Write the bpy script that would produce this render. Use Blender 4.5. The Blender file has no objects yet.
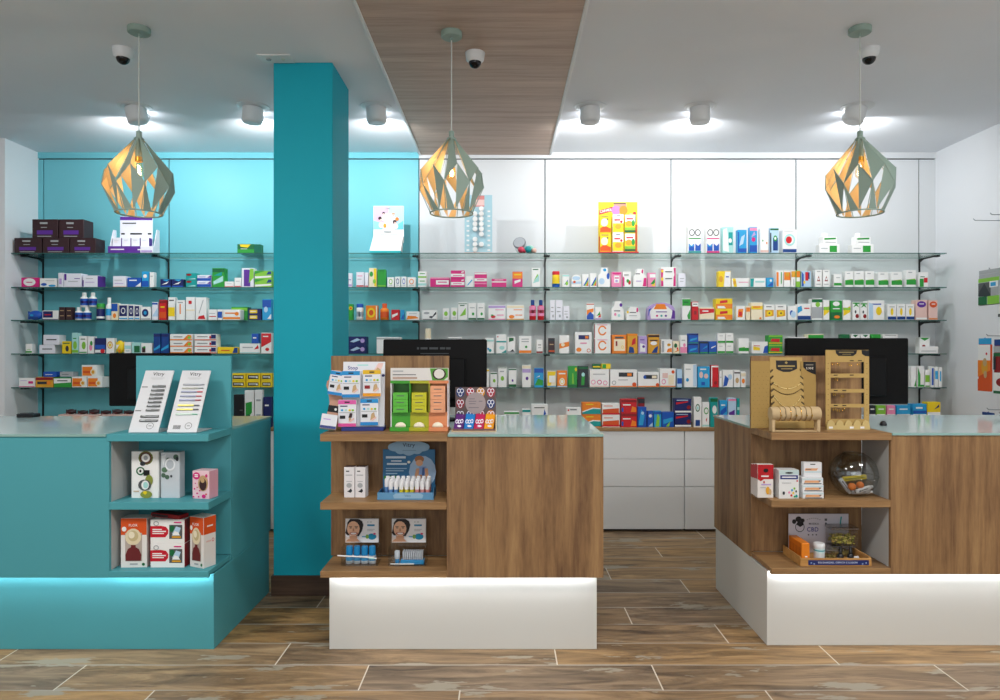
import bpy, bmesh, math, random
from mathutils import Vector, Matrix
random.seed(7)
SC = bpy.context.scene
COL = SC.collection
PI = math.pi
# ------------------------------------------------------------------ camera model
F, VX, VY, EYE = 680.0, 503.0, 350.0, 1.45
def PX(px, Y): return (px - VX) * Y / F
def PZ(py, Y): return EYE - (py - VY) * Y / F

# ------------------------------------------------------------------ materials
def lin(h):
    h = h.lstrip('#')
    out = []
    for i in (0, 2, 4):
        c = int(h[i:i+2], 16) / 255
        out.append(c / 12.92 if c <= .04045 else ((c + .055) / 1.055) ** 2.4)
    return (*out, 1)
_M = {}
def mat(hexc, rough=.45, metal=0.0, spec=.4):
    k = (hexc, rough, metal, spec)
    if k in _M: return _M[k]
    m = bpy.data.materials.new('paint_' + hexc.lstrip('#'))
    m.use_nodes = True
    b = m.node_tree.nodes['Principled BSDF']
    b.inputs['Base Color'].default_value = lin(hexc)
    b.inputs['Roughness'].default_value = rough
    b.inputs['Metallic'].default_value = metal
    b.inputs['Specular IOR Level'].default_value = spec
    _M[k] = m
    return m
def emit(hexc, s):
    k = ('e', hexc, s)
    if k in _M: return _M[k]
    m = bpy.data.materials.new('glow_' + hexc.lstrip('#')); m.use_nodes = True
    nt = m.node_tree; nt.nodes.clear()
    e = nt.nodes.new('ShaderNodeEmission'); o = nt.nodes.new('ShaderNodeOutputMaterial')
    e.inputs[0].default_value = lin(hexc); e.inputs[1].default_value = s
    nt.links.new(e.outputs[0], o.inputs[0]); _M[k] = m
    return m
def glassy(hexc, gloss=.08, name='clear_glass', rough=.02):
    k = ('g', hexc, gloss, rough)
    if k in _M: return _M[k]
    m = bpy.data.materials.new(name); m.use_nodes = True
    nt = m.node_tree; nt.nodes.clear(); N = nt.nodes.new; L = nt.links.new
    t = N('ShaderNodeBsdfTransparent'); t.inputs[0].default_value = lin(hexc)
    g = N('ShaderNodeBsdfGlossy'); g.inputs['Roughness'].default_value = rough
    fr = N('ShaderNodeLayerWeight'); fr.inputs[0].default_value = .5
    pw = N('ShaderNodeMath'); pw.operation = 'POWER'; pw.inputs[1].default_value = 3.5; L(fr.outputs['Facing'], pw.inputs[0])
    ma = N('ShaderNodeMath'); ma.operation = 'MULTIPLY_ADD'; ma.inputs[1].default_value = .55; ma.inputs[2].default_value = gloss
    mc = N('ShaderNodeClamp')
    mx = N('ShaderNodeMixShader'); o = N('ShaderNodeOutputMaterial')
    L(pw.outputs[0], ma.inputs[0]); L(ma.outputs[0], mc.inputs[0]); L(mc.outputs[0], mx.inputs[0])
    L(t.outputs[0], mx.inputs[1]); L(g.outputs[0], mx.inputs[2]); L(mx.outputs[0], o.inputs[0])
    _M[k] = m
    return m
def wood(name, c1, c2, c3, axis='Z', rough=.45, stretch=14.0, scale=1.0, spec=.35):
    m = bpy.data.materials.new(name); m.use_nodes = True
    nt = m.node_tree; N = nt.nodes.new; L = nt.links.new
    b = nt.nodes['Principled BSDF']; b.inputs['Roughness'].default_value = rough
    b.inputs['Specular IOR Level'].default_value = spec
    tc = N('ShaderNodeTexCoord'); mp = N('ShaderNodeMapping')
    sc = [stretch * scale] * 3
    sc['XYZ'.index(axis)] = 1.0 * scale
    mp.inputs['Scale'].default_value = sc
    L(tc.outputs['Object'], mp.inputs[0])
    n1 = N('ShaderNodeTexNoise'); n1.inputs['Scale'].default_value = 1.1; n1.inputs['Detail'].default_value = 5; n1.inputs['Roughness'].default_value = .6; n1.inputs['Distortion'].default_value = .5
    n2 = N('ShaderNodeTexNoise'); n2.inputs['Scale'].default_value = 6.0; n2.inputs['Detail'].default_value = 6; n2.inputs['Roughness'].default_value = .7
    L(mp.outputs[0], n1.inputs[0]); L(mp.outputs[0], n2.inputs[0])
    mi = N('ShaderNodeMix'); mi.data_type = 'FLOAT'; mi.inputs[0].default_value = .35
    L(n1.outputs[0], mi.inputs[2]); L(n2.outputs[0], mi.inputs[3])
    cr = N('ShaderNodeValToRGB'); e = cr.color_ramp.elements
    e[0].position = .34; e[0].color = lin(c1); e[1].position = .66; e[1].color = lin(c3)
    k = e.new(.5); k.color = lin(c2)
    L(mi.outputs[0], cr.inputs[0]); L(cr.outputs[0], b.inputs['Base Color'])
    bp = N('ShaderNodeBump'); bp.inputs['Strength'].default_value = .06; bp.inputs['Distance'].default_value = .002
    L(n2.outputs[0], bp.inputs['Height']); L(bp.outputs[0], b.inputs['Normal'])
    return m
def plaster(name, hexc, rough=.75, amt=.04, bump=.05, nscale=3.0):
    m = bpy.data.materials.new(name); m.use_nodes = True
    nt = m.node_tree; N = nt.nodes.new; L = nt.links.new
    b = nt.nodes['Principled BSDF']; b.inputs['Roughness'].default_value = rough
    b.inputs['Specular IOR Level'].default_value = .25
    tc = N('ShaderNodeTexCoord'); n = N('ShaderNodeTexNoise'); n.inputs['Scale'].default_value = nscale; n.inputs['Detail'].default_value = 4
    L(tc.outputs['Object'], n.inputs[0])
    cr = N('ShaderNodeValToRGB'); c = lin(hexc)
    cr.color_ramp.elements[0].color = (*[v * (1 - amt) for v in c[:3]], 1); cr.color_ramp.elements[1].color = (*[min(1, v * (1 + amt)) for v in c[:3]], 1)
    L(n.outputs[0], cr.inputs[0]); L(cr.outputs[0], b.inputs['Base Color'])
    n2 = N('ShaderNodeTexNoise'); n2.inputs['Scale'].default_value = 180; L(tc.outputs['Object'], n2.inputs[0])
    bp = N('ShaderNodeBump'); bp.inputs['Strength'].default_value = bump; bp.inputs['Distance'].default_value = .001
    L(n2.outputs[0], bp.inputs['Height']); L(bp.outputs[0], b.inputs['Normal'])
    return m

# palette for printed packaging
C = dict(w='f1f1ef', k='17171a', r='cf1f2a', b='1c55b4', n='1b2462', c='2a9fd6', t='149a98', g='2b9a3a', G='12663a', l='86c440',
         y='f0cf20', o='ee8424', p='eb8db4', m='d3237c', v='5f2f96', V='b7a0d4', x='a9adb0', X='55585a', e='f1e4c6', s='c7a678',
         d='3a2529', a='dda12e', q='a9dcd8', h='b6d3ea', R='8e1c22', O='d9541e', u='e9e9f2', z='e7c3ba', K='2b3138', B='0e3f86')
def pm(c, rough=.42):
    return mat(C[c] if c in C else c, rough)

# ------------------------------------------------------------------ mesh builder
_TXT = {}
def glyphs(body):
    if body in _TXT: return _TXT[body]
    cu = bpy.data.curves.new('t', 'FONT'); cu.body = body; cu.size = 1.0; cu.offset = .014; cu.space_character = 1.1; cu.resolution_u = 3
    o = bpy.data.objects.new('t', cu); COL.objects.link(o)
    bpy.context.view_layer.update()
    dg = bpy.context.evaluated_depsgraph_get()
    me = bpy.data.meshes.new_from_object(o.evaluated_get(dg))
    vs = [tuple(v.co) for v in me.vertices]; fs = [tuple(p.vertices) for p in me.polygons]
    COL.objects.unlink(o); bpy.data.objects.remove(o); bpy.data.curves.remove(cu); bpy.data.meshes.remove(me)
    x0 = min(v[0] for v in vs); x1 = max(v[0] for v in vs); y0 = min(v[1] for v in vs); y1 = max(v[1] for v in vs)
    _TXT[body] = (vs, fs, x0, x1, y0, y1)
    return _TXT[body]
class MB:
    def __init__(self): self.v = []; self.f = []; self.m = []; self.s = []; self.mats = []; self.M = None
    def mi(self, m):
        if m not in self.mats: self.mats.append(m)
        return self.mats.index(m)
    def add(self, vs, fs, m, smooth=False):
        b = len(self.v)
        for p in vs:
            p = Vector(p)
            self.v.append(tuple(self.M @ p) if self.M else tuple(p))
        ms = m if isinstance(m, (list, tuple)) else None
        one = None if ms else self.mi(m)
        for i, q in enumerate(fs):
            self.f.append(tuple(b + k for k in q)); self.m.append(self.mi(ms[i]) if ms else one); self.s.append(smooth)
        return self
    def box(self, x0, x1, y0, y1, z0, z1, m, ch=0.0, front=None, left=None, right=None, top=None):
        """chamfered box; front = -Y, left = -X, right = +X, top = +Z may have a material of their own"""
        fm = {'f': front or m, 'l': left or m, 'r': right or m, 't': top or m}
        if ch <= 0:
            vs = [(x0,y0,z0),(x1,y0,z0),(x1,y1,z0),(x0,y1,z0),(x0,y0,z1),(x1,y0,z1),(x1,y1,z1),(x0,y1,z1)]
            fs = [(0,1,5,4),(1,2,6,5),(2,3,7,6),(3,0,4,7),(4,5,6,7),(3,2,1,0)]
            return self.add(vs, fs, [fm['f'], fm['r'], m, fm['l'], fm['t'], m])
        c = min(ch, (x1-x0)*.3, (y1-y0)*.3, (z1-z0)*.3)
        X = (x0, x1); Y = (y0, y1); Z = (z0, z1); vs = []; idx = {}
        for i in (0,1):
            for j in (0,1):
                for k in (0,1):
                    sx = c if i == 0 else -c; sy = c if j == 0 else -c; sz = c if k == 0 else -c
                    for ax in range(3):
                        p = [X[i] + sx, Y[j] + sy, Z[k] + sz]
                        p[ax] = (X[i], Y[j], Z[k])[ax]
                        idx[(i,j,k,ax)] = len(vs); vs.append(tuple(p))
        g = lambda i,j,k,a: idx[(i,j,k,a)]
        fs = []; ms = []
        def q(lst, mm): fs.append(tuple(lst)); ms.append(mm)
        q([g(0,0,0,1),g(1,0,0,1),g(1,0,1,1),g(0,0,1,1)], fm['f']); q([g(1,1,0,1),g(0,1,0,1),g(0,1,1,1),g(1,1,1,1)], m)
        q([g(0,1,0,0),g(0,0,0,0),g(0,0,1,0),g(0,1,1,0)], fm['l']); q([g(1,0,0,0),g(1,1,0,0),g(1,1,1,0),g(1,0,1,0)], fm['r'])
        q([g(0,0,1,2),g(1,0,1,2),g(1,1,1,2),g(0,1,1,2)], fm['t']); q([g(0,1,0,2),g(1,1,0,2),g(1,0,0,2),g(0,0,0,2)], m)
        for i in (0,1):
            for j in (0,1):
                l = [g(i,j,0,0),g(i,j,0,1),g(i,j,1,1),g(i,j,1,0)]
                q(l if (i+j) % 2 == 0 else l[::-1], m)
        for i in (0,1):
            for k in (0,1):
                l = [g(i,0,k,2),g(i,0,k,0),g(i,1,k,0),g(i,1,k,2)]
                q(l if (i+k) % 2 == 0 else l[::-1], m)
        for j in (0,1):
            for k in (0,1):
                l = [g(0,j,k,1),g(0,j,k,2),g(1,j,k,2),g(1,j,k,1)]
                q(l if (j+k) % 2 == 0 else l[::-1], m)
        for i in (0,1):
            for j in (0,1):
                for k in (0,1):
                    l = [g(i,j,k,0),g(i,j,k,2),g(i,j,k,1)]
                    q(l if (i+j+k) % 2 == 0 else l[::-1], m)
        return self.add(vs, fs, ms)
    def patch(self, pts, y, m):            # flat print in the x,z plane facing -Y
        return self.add([(x, y, z) for x, z in pts], [tuple(range(len(pts)))], m)
    def rect(self, x0, x1, z0, z1, y, m): return self.patch([(x0,z0),(x1,z0),(x1,z1),(x0,z1)], y, m)
    def disc(self, x, z, rx, rz, y, m, n=16):
        return self.patch([(x + rx*math.cos(2*PI*i/n), z + rz*math.sin(2*PI*i/n)) for i in range(n)], y, m)
    def ring(self, x, z, rx, rz, y, m, t=.3, n=14):
        o = [(x + rx*math.cos(2*PI*i/n), y, z + rz*math.sin(2*PI*i/n)) for i in range(n)]
        k = [(x + rx*(1-t)*math.cos(2*PI*i/n), y, z + rz*(1-t)*math.sin(2*PI*i/n)) for i in range(n)]
        return self.add(o + k, [(i, (i+1) % n, n + (i+1) % n, n + i) for i in range(n)], m)
    def text(self, body, x, z, h, y, m, wmax=None, align='c', rot=0.0):
        vs, fs, a0, a1, b0, b1 = glyphs(body)
        k = h / max(.3, b1 - b0); kx = k
        if wmax and (a1 - a0) * k > wmax: kx = wmax / (a1 - a0)
        off = -(a0 + a1) / 2 if align == 'c' else -a0
        cr, sr = math.cos(rot), math.sin(rot); out = []
        for p in vs:
            u = (p[0] + off) * kx; w = (p[1] - (b0 + b1) / 2) * k
            out.append((x + u*cr - w*sr, y, z + u*sr + w*cr))
        return self.add(out, fs, m)
    def ext(self, pts, y0, y1, m, side=None):   # outline in x,z (counter-clockwise from the front) pushed from y0 back to y1
        n = len(pts)
        vs = [(x, y0, z) for x, z in pts] + [(x, y1, z) for x, z in pts]
        self.add(vs, [tuple(range(n)), tuple(range(2*n-1, n-1, -1))], m)
        return self.add(vs, [(i, n+i, n+(i+1) % n, (i+1) % n) for i in range(n)], side or m)
    def slab(self, pts, z0, z1, m, side=None):  # outline in x,y (counter-clockwise from above)
        n = len(pts)
        vs = [(x, y, z1) for x, y in pts] + [(x, y, z0) for x, y in pts]
        self.add(vs, [tuple(range(n)), tuple(range(2*n-1, n-1, -1))], m)
        return self.add(vs, [(n+i, n+(i+1) % n, (i+1) % n, i) for i in range(n)], side or m)
    def lathe(self, prof, m, n=20, cx=0, cy=0, cz=0, smooth=True):
        vs = []
        for r, z in prof:
            for i in range(n):
                a = 2*PI*i/n; vs.append((cx + r*math.cos(a), cy + r*math.sin(a), cz + z))
        fs = []
        for j in range(len(prof)-1):
            for i in range(n):
                fs.append((j*n+i, j*n+(i+1) % n, (j+1)*n+(i+1) % n, (j+1)*n+i))
        self.add(vs, fs, m, smooth)
        if prof[0][0] > 1e-5: self.add(vs[:n], [tuple(range(n-1, -1, -1))], m)
        if prof[-1][0] > 1e-5: self.add(vs[-n:], [tuple(range(n))], m)
        return self
    def tube(self, pts, r, m, n=8, closed=False):
        P = [Vector(p) for p in pts]; k = len(P); vs = []
        for i in range(k):
            a = P[(i-1) % k] if (closed or i > 0) else P[i]; b = P[(i+1) % k] if (closed or i < k-1) else P[i]
            t = (b - a).normalized()
            up = Vector((0,0,1)) if abs(t.z) < .9 else Vector((1,0,0))
            s = t.cross(up).normalized(); w = s.cross(t)
            for j in range(n):
                an = 2*PI*j/n; vs.append(P[i] + r*(math.cos(an)*s + math.sin(an)*w))
        fs = []
        for i in range(k if closed else k-1):
            for j in range(n):
                fs.append((i*n+j, i*n+(j+1) % n, ((i+1) % k)*n+(j+1) % n, ((i+1) % k)*n+j))
        self.add(vs, fs, m, True)
        if not closed:
            self.add(vs[:n], [tuple(range(n))], m); self.add(vs[-n:], [tuple(range(n-1,-1,-1))], m)
        return self
    def ball(self, c, r, m, n=14, sx=1, sy=1, sz=1):
        prof = [(max(1e-6, r*math.sin(PI*i/8)), -r*math.cos(PI*i/8)) for i in range(9)]
        vs = []
        for rr, z in prof:
            for i in range(n): vs.append((c[0] + sx*rr*math.cos(2*PI*i/n), c[1] + sy*rr*math.sin(2*PI*i/n), c[2] + sz*z))
        fs = [(j*n+i, j*n+(i+1) % n, (j+1)*n+(i+1) % n, (j+1)*n+i) for j in range(8) for i in range(n)]
        return self.add(vs, fs, m, True)
    def obj(self, name, parent=None, loc=(0,0,0), rz=0.0):
        me = bpy.data.meshes.new(name)
        me.from_pydata(self.v, [], self.f)
        for m in self.mats: me.materials.append(m)
        me.polygons.foreach_set('material_index', self.m)
        me.polygons.foreach_set('use_smooth', self.s)
        me.update()
        o = bpy.data.objects.new(name, me); COL.objects.link(o)
        o.location = loc; o.rotation_euler = (0, 0, rz)
        if parent: o.parent = parent
        return o
def tag(o, label, cat, group=None):
    o['label'] = label; o['category'] = cat
    if group: o['group'] = group
    return o
def thing(name, label, cat, loc=(0,0,0), rz=0.0, group=None):
    o = bpy.data.objects.new(name, None); COL.objects.link(o)
    o.empty_display_size = .1; o.location = loc; o.rotation_euler = (0,0,rz)
    return tag(o, label, cat, group)
def struct(mb, name):
    o = mb.obj(name); o['kind'] = 'structure'; return o
def dup(o, loc, label=None, group=None, rz=None):
    c = o.copy(); COL.objects.link(c); c.location = loc
    if rz is not None: c.rotation_euler = (0,0,rz)
    if label: c['label'] = label
    if group: c['group'] = group
    for ch in list(o.children):
        d = ch.copy(); COL.objects.link(d); d.parent = c
        for g in list(ch.children):
            e = g.copy(); COL.objects.link(e); e.parent = d
    return c

# ------------------------------------------------------------------ packaging
def prints(mb, w, h, decor, y=-.0007, x0=None):
    """printed fields on a front face; numbers are per cent of its width and height"""
    x0 = -w/2 if x0 is None else x0; e = .0003; k = 0
    U = lambda u: x0 + float(u)/100*w
    V = lambda v: float(v)/100*h
    for tok in decor.split():
        a = tok.split(':'); t = a[0]
        if t in 'STZ': continue
        yy = y - e*k; k += 1; m = pm(a[1])
        if t == 'b': mb.rect(x0+.0006, x0+w-.0006, max(.0006, V(a[2])), min(h-.0006, V(a[3])), yy, m)
        elif t == 'r': mb.rect(U(a[2]), U(a[4]), V(a[3]), V(a[5]), yy, m)
        elif t == 'e': mb.disc(U(a[2]), V(a[3]), float(a[4])/100*w, float(a[5])/100*h, yy, m, 14)
        elif t == 'o': mb.ring(U(a[2]), V(a[3]), float(a[4])/100*w, float(a[5])/100*h, yy, m)
        elif t == 'p': mb.patch([(U(q.split(',')[0]), V(q.split(',')[1])) for q in a[2].split(';')], yy, m)
        elif t == 'l': mb.rect(U(a[2]), U(a[4]), V(a[3]), V(float(a[3]) + (float(a[5]) if len(a) > 5 else 5)), yy, m)
def carton_mesh(w, d, h, base, decor):
    mb = MB(); side = top = None
    for tok in decor.split():
        a = tok.split(':')
        if a[0] == 'S': side = pm(a[1])
        if a[0] == 'T': top = pm(a[1])
    m = pm(base)
    mb.box(-w/2, w/2, 0, d, 0, h, m, min(.0012, w*.04), left=side, right=side, top=top)
    fl = pm('x') if base in 'wueqhzpV' else pm('X')
    mb.box(-w*.3, w*.3, d*.42, d*.44, h-.0002, h+.0003, fl)      # tuck flap seam
    for tok in decor.split():
        a = tok.split(':')
        if a[0] == 'Z':                                    # a printed band that runs on round the sides
            z0, z1 = float(a[2])/100*h, min(h-.0006, float(a[3])/100*h)
            for sx in (-1, 1):
                q = [(sx*(w/2+.0005), .001, z0), (sx*(w/2+.0005), d-.001, z0), (sx*(w/2+.0005), d-.001, z1), (sx*(w/2+.0005), .001, z1)]
                mb.add(q, [(0,1,2,3) if sx > 0 else (3,2,1,0)], pm(a[1]))
    prints(mb, w, h, decor)
    return mb
def bottle(name, label, cat, loc, w, h, base, capc, decor, group, jar=False, slim=False):
    t = thing(name, label, cat, loc, 0, group)
    r = w/2; body = MB(); hb = h*(.74 if not jar else .78)
    if jar: prof = [(r*.9,0),(r,h*.02),(r,hb*.96),(r*.92,hb)]
    else: prof = [(r*.9,0),(r,h*.02),(r,hb*.8),(r*.9,hb*.9),(r*.5,hb)]
    body.lathe(prof, pm(base), 18)
    lb = h*.12; lt = hb*.76 if not jar else hb*.9
    for tok in decor.split():
        a = tok.split(':')
        if a[0] == 'b':                                     # label bands wrap around
            z0, z1 = float(a[2])/100*h, float(a[3])/100*h
            body.lathe([(r*1.012, z0), (r*1.012, z1)], pm(a[1]), 18)
        elif a[0] == 'e':
            body.M = None
            rw = float(a[4])/100*w; body.disc(float(a[2])/100*w - w/2, float(a[3])/100*h, rw, float(a[5])/100*h, -r*1.03, pm(a[1]), 12)
    body.obj('body', t)
    cp = MB(); rc = r*(.55 if not jar else .97)
    cp.lathe([(rc, hb*.985),(rc*1.02, h*.97),(rc*.93, h)], pm(capc), 18)
    cp.obj('cap', t)
    return t
ROWS = {1: (5.535, 2.239, 'top glass shelf'), 2: (5.535, 1.962, 'second glass shelf'), 3: (5.535, 1.694, 'third glass shelf'),
        4: (5.535, 1.421, 'fourth glass shelf'), 5: (5.535, 1.146, 'lowest glass shelf'), 6: (5.455, .8302, 'cabinet top')}
BAYS = [(169, 'outer teal bay'), (300, 'teal bay left of pillar'), (419, 'teal bay right of pillar'), (545, 'first white bay'),
        (671, 'second white bay'), (796, 'third white bay'), (1100, 'last white bay')]
PLACED = {}
def bay_of(px):
    for lim, nm in BAYS:
        if px < lim: return nm
NAMES = {'c': ('medicine_carton', 'carton'), 'B': ('pill_bottle', 'bottle'), 'J': ('cosmetic_jar', 'jar'), 'H': ('display_pack', 'pack'), 'D': ('rounded_pack', 'pack'), 'F': ('flat_pack', 'pack')}
def product(row, x0, x1, ytop, base, decor, phrase, kind='c', n=1, d=None, cap='w', dy=0.0, name=None, cat=None, lift=0.0):
    Yf, zb, rname = ROWS[row]
    Y = Yf + dy; s = F / Y
    X0, X1 = PX(x0, Y) + .0015, PX(x1, Y) - .0015
    dd = d or max(.045, min(.085, (X1 - X0) * .7))
    L = PLACED.setdefault(row, [])
    zt = PZ(ytop, Y); zb = zb + .0004
    if lift:                                                  # stands on whatever is below it
        zb = max([zb] + [b[5] + .0005 for b in L if b[0] < X1 - .004 and b[1] > X0 + .004 and b[2] < Y + dd and b[3] > Y and b[5] < zt - .012])
    h = max(.02, zt - zb)
    for _ in range(4):                                        # keep clear of what already stands there
        hit = False
        for (a0, a1, b0, b1, c0, c1) in L:
            if zb < c1 - 1e-4 and zt > c0 + 1e-4 and Y < b1 and Y + dd > b0 and X0 < a1 and X1 > a0:
                ov = min(X1, a1) - max(X0, a0); hit = True
                if ov < .3 * (X1 - X0):
                    if X0 < a0: X1 = a0 - .001
                    else: X0 = a1 + .001
                else:
                    Yn = b1 + .004
                    k = Yn / Y; X0 *= k; X1 *= k; h = PZ(ytop, Yn) - zb; zt = zb + h; Y = Yn
        if not hit: break
    w = X1 - X0
    L.append((X0, X1, Y, Y + dd, zb, zb + h))
    bay = bay_of((x0 + x1) / 2)
    tail = f'on {rname}, {bay}'
    if row == 6: tail = f'on the wooden {rname}, {bay}'
    nm, ct = NAMES[kind]; nm = name or nm; ct = cat or ct
    grp = f'packs on the {rname}'
    cx = (X0 + X1) / 2
    if kind == 'c':
        hh = h / n; mesh = carton_mesh(w - .001, dd, hh - .0006, base, decor)
        words = {1: [''], 2: ['lower ', 'upper '], 3: ['lowest ', 'middle ', 'topmost ']}[n]
        first = None
        for i in range(n):
            jx = random.uniform(-.0012, .0012) if n > 1 else 0
            loc = (cx + jx, Y + random.uniform(0, .003), zb + i * hh)
            if first is None: o = first = mesh.obj(nm, None, loc)
            else:
                o = first.copy(); COL.objects.link(o); o.location = loc
            tag(o, words[i] + phrase + ' ' + tail, ct, grp)
        return first
    if kind in 'BJ':
        return bottle(nm, phrase + ' ' + tail, ct, (cx, Y + w/2 + .002, zb), w*.98, h, base, cap, decor, grp, kind == 'J')
    mb = MB()
    if kind == 'H':      # stepped shelf-ready pack: taller back, low front
        mb.ext([(-w/2,0),(w/2,0),(w/2,h*.55),(w*.3,h*.72),(w*.3,h),(-w*.22,h),(-w*.3,h*.72),(-w/2,h*.6)], 0, dd, pm(base))
    elif kind == 'D':    # pack with rounded shoulders
        pts = [(-w/2, 0), (w/2, 0)] + [(w/2*math.cos(a)*(1 if abs(math.cos(a)) > .9 else 1), h*.35 + h*.65*math.sin(a)**.6) for a in [i*PI/10 for i in range(0, 11)]]
        mb.ext(pts, 0, dd, pm(base))
    elif kind == 'F':    # pillow pouch
        mb.ball((0, dd/2, h/2), .5, pm(base), 16, w, dd, h)
        mb.box(-w*.5, -w*.42, dd*.45, dd*.55, h*.08, h*.92, pm(base)); mb.box(w*.42, w*.5, dd*.45, dd*.55, h*.08, h*.92, pm(base))
        prints(mb, w*.6, h*.7, decor, -.002)
        decor = ''
    prints(mb, w, h, decor)
    return tag(mb.obj(nm, None, (cx, Y, zb)), phrase + ' ' + tail, ct, grp)
# ------------------------------------------------------------------ room
FC, CEIL, BACK = 3.295, 3.15, 5.85
LW, RW = -4.0, 3.72
BACKW = plaster('back_panel_white', '#d9dcde', .5, .01, .02)
WHITE = plaster('white_wall_paint', '#e9ebee', .6, .01)
TEALW = plaster('teal_panel', '#6fbcc8', .45, .015, .02)
TEALC = plaster('teal_laminate', '#50a0aa', .5, .02, .02)
TEALP = plaster('teal_pillar_paint', '#12a6bb', .6, .02, .01)
CEILM = plaster('ceiling_paint', '#e8ebf0', .85, .02)
OAK = wood('walnut_laminate_upright', '#5f4430', '#8b6a48', '#a7845a', 'Z', .5, 12, 1.0)
OAKX = wood('walnut_laminate_lengthwise', '#705236', '#92704a', '#aa875c', 'X', .5, 14, 1.0)
CEILWOOD = wood('grey_wood_ceiling', '#a68d7d', '#bda494', '#ceb7a7', 'X', .55, 16, .8)
SKIRT = wood('dark_wood_skirting', '#3c2d24', '#4d3a2e', '#5d4939', 'X', .5, 16, .8)

def floor_material():
    m = bpy.data.materials.new('weathered_plank_tile'); m.use_nodes = True
    nt = m.node_tree; N = nt.nodes.new; L = nt.links.new
    b = nt.nodes['Principled BSDF']
    tc = N('ShaderNodeTexCoord'); sp = N('ShaderNodeSeparateXYZ'); L(tc.outputs['Object'], sp.inputs[0])
    def math_(op, a, bb=None, c=None):
        n = N('ShaderNodeMath'); n.operation = op
        for i, v in enumerate((a, bb, c)):
            if v is None: continue
            if isinstance(v, (int, float)): n.inputs[i].default_value = v
            else: L(v, n.inputs[i])
        return n.outputs[0]
    x, y = sp.outputs[0], sp.outputs[1]
    wv = math_('DIVIDE', math_('SUBTRACT', y, 3.13), .233)
    row = math_('FLOOR', wv); fy = math_('FRACT', wv)
    u = math_('DIVIDE', math_('ADD', math_('SUBTRACT', x, .25), math_('MULTIPLY', row, .4333)), 1.3)
    col = math_('FLOOR', u); fx = math_('FRACT', u)
    cb = N('ShaderNodeCombineXYZ'); L(col, cb.inputs[0]); L(row, cb.inputs[1])
    wn = N('ShaderNodeTexWhiteNoise'); wn.noise_dimensions = '3D'; L(cb.outputs[0], wn.inputs[0])
    rnd = wn.outputs['Value']
    # grain coordinates, shifted for each plank
    gx = math_('ADD', math_('MULTIPLY', x, 1.6), math_('MULTIPLY', rnd, 37.0)); gy = math_('ADD', math_('MULTIPLY', y, 10.0), math_('MULTIPLY', rnd, 91.0))
    gc = N('ShaderNodeCombineXYZ'); L(gx, gc.inputs[0]); L(gy, gc.inputs[1])
    n1 = N('ShaderNodeTexNoise'); n1.inputs['Scale'].default_value = 1.2; n1.inputs['Detail'].default_value = 7; n1.inputs['Roughness'].default_value = .65; n1.inputs['Distortion'].default_value = 1.1
    L(gc.outputs[0], n1.inputs[0])
    cr = N('ShaderNodeValToRGB'); e = cr.color_ramp.elements
    e[0].position = .28; e[0].color = lin('#4f3823'); e[1].position = .74; e[1].color = lin('#c4a06a')
    k = e.new(.45); k.color = lin('#8a6c46'); k = e.new(.58); k.color = lin('#a98556')
    L(n1.outputs[0], cr.inputs[0])
    hs = N('ShaderNodeHueSaturation'); L(cr.outputs[0], hs.inputs['Color'])
    L(math_('ADD', math_('MULTIPLY', rnd, .45), .66), hs.inputs['Value']); L(math_('ADD', math_('MULTIPLY', rnd, .35), .72), hs.inputs['Saturation'])
    # worn patches of grey filler
    pc = N('ShaderNodeCombineXYZ'); L(math_('MULTIPLY', x, 1.5), pc.inputs[0]); L(math_('MULTIPLY', y, 6.5), pc.inputs[1]); L(math_('MULTIPLY', rnd, 3.0), pc.inputs[2])
    n2 = N('ShaderNodeTexNoise'); n2.inputs['Scale'].default_value = 1.5; n2.inputs['Detail'].default_value = 5; n2.inputs['Roughness'].default_value = .6; L(pc.outputs[0], n2.inputs[0])
    edge = math_('ABSOLUTE', math_('SUBTRACT', fy, .5))
    pv = math_('ADD', n2.outputs[0], math_('MULTIPLY', edge, .16))
    ps = N('ShaderNodeMapRange'); ps.inputs[1].default_value = .645; ps.inputs[2].default_value = .662; L(pv, ps.inputs[0])
    mx = N('ShaderNodeMix'); mx.data_type = 'RGBA'; L(ps.outputs[0], mx.inputs[0]); L(hs.outputs[0], mx.inputs[6]); mx.inputs[7].default_value = lin('#9a917f')
    # joints
    n3 = N('ShaderNodeTexNoise'); n3.inputs['Scale'].default_value = 3.0; n3.inputs['Detail'].default_value = 3; L(pc.outputs[0], n3.inputs[0])
    jy = math_('LESS_THAN', math_('SUBTRACT', .5, edge), math_('ADD', .017, math_('MULTIPLY', math_('SUBTRACT', n3.outputs[0], .45), .07)))
    ex = math_('ABSOLUTE', math_('SUBTRACT', fx, .5))
    jx = math_('GREATER_THAN', ex, .4977)
    m2 = N('ShaderNodeMix'); m2.data_type = 'RGBA'; L(jy, m2.inputs[0]); L(mx.outputs[2], m2.inputs[6]); m2.inputs[7].default_value = lin('#a0978a')
    m3 = N('ShaderNodeMix'); m3.data_type = 'RGBA'; L(jx, m3.inputs[0]); L(m2.outputs[2], m3.inputs[6]); m3.inputs[7].default_value = lin('#cfc6b6')
    L(m3.outputs[2], b.inputs['Base Color'])
    b.inputs['Roughness'].default_value = .5; b.inputs['Specular IOR Level'].default_value = .35
    bp = N('ShaderNodeBump'); bp.inputs['Strength'].default_value = .25; bp.inputs['Distance'].default_value = .003
    L(n1.outputs[0], bp.inputs['Height']); L(bp.outputs[0], b.inputs['Normal'])
    return m
mb = MB(); mb.box(-5.7, 4.0, -4.0, 6.1, -.1, 0, floor_material()); struct(mb, 'floor')
mb = MB(); mb.box(-5.7, 4.0, -4.0, 6.1, CEIL, CEIL+.1, CEILM); struct(mb, 'ceiling')
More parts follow.
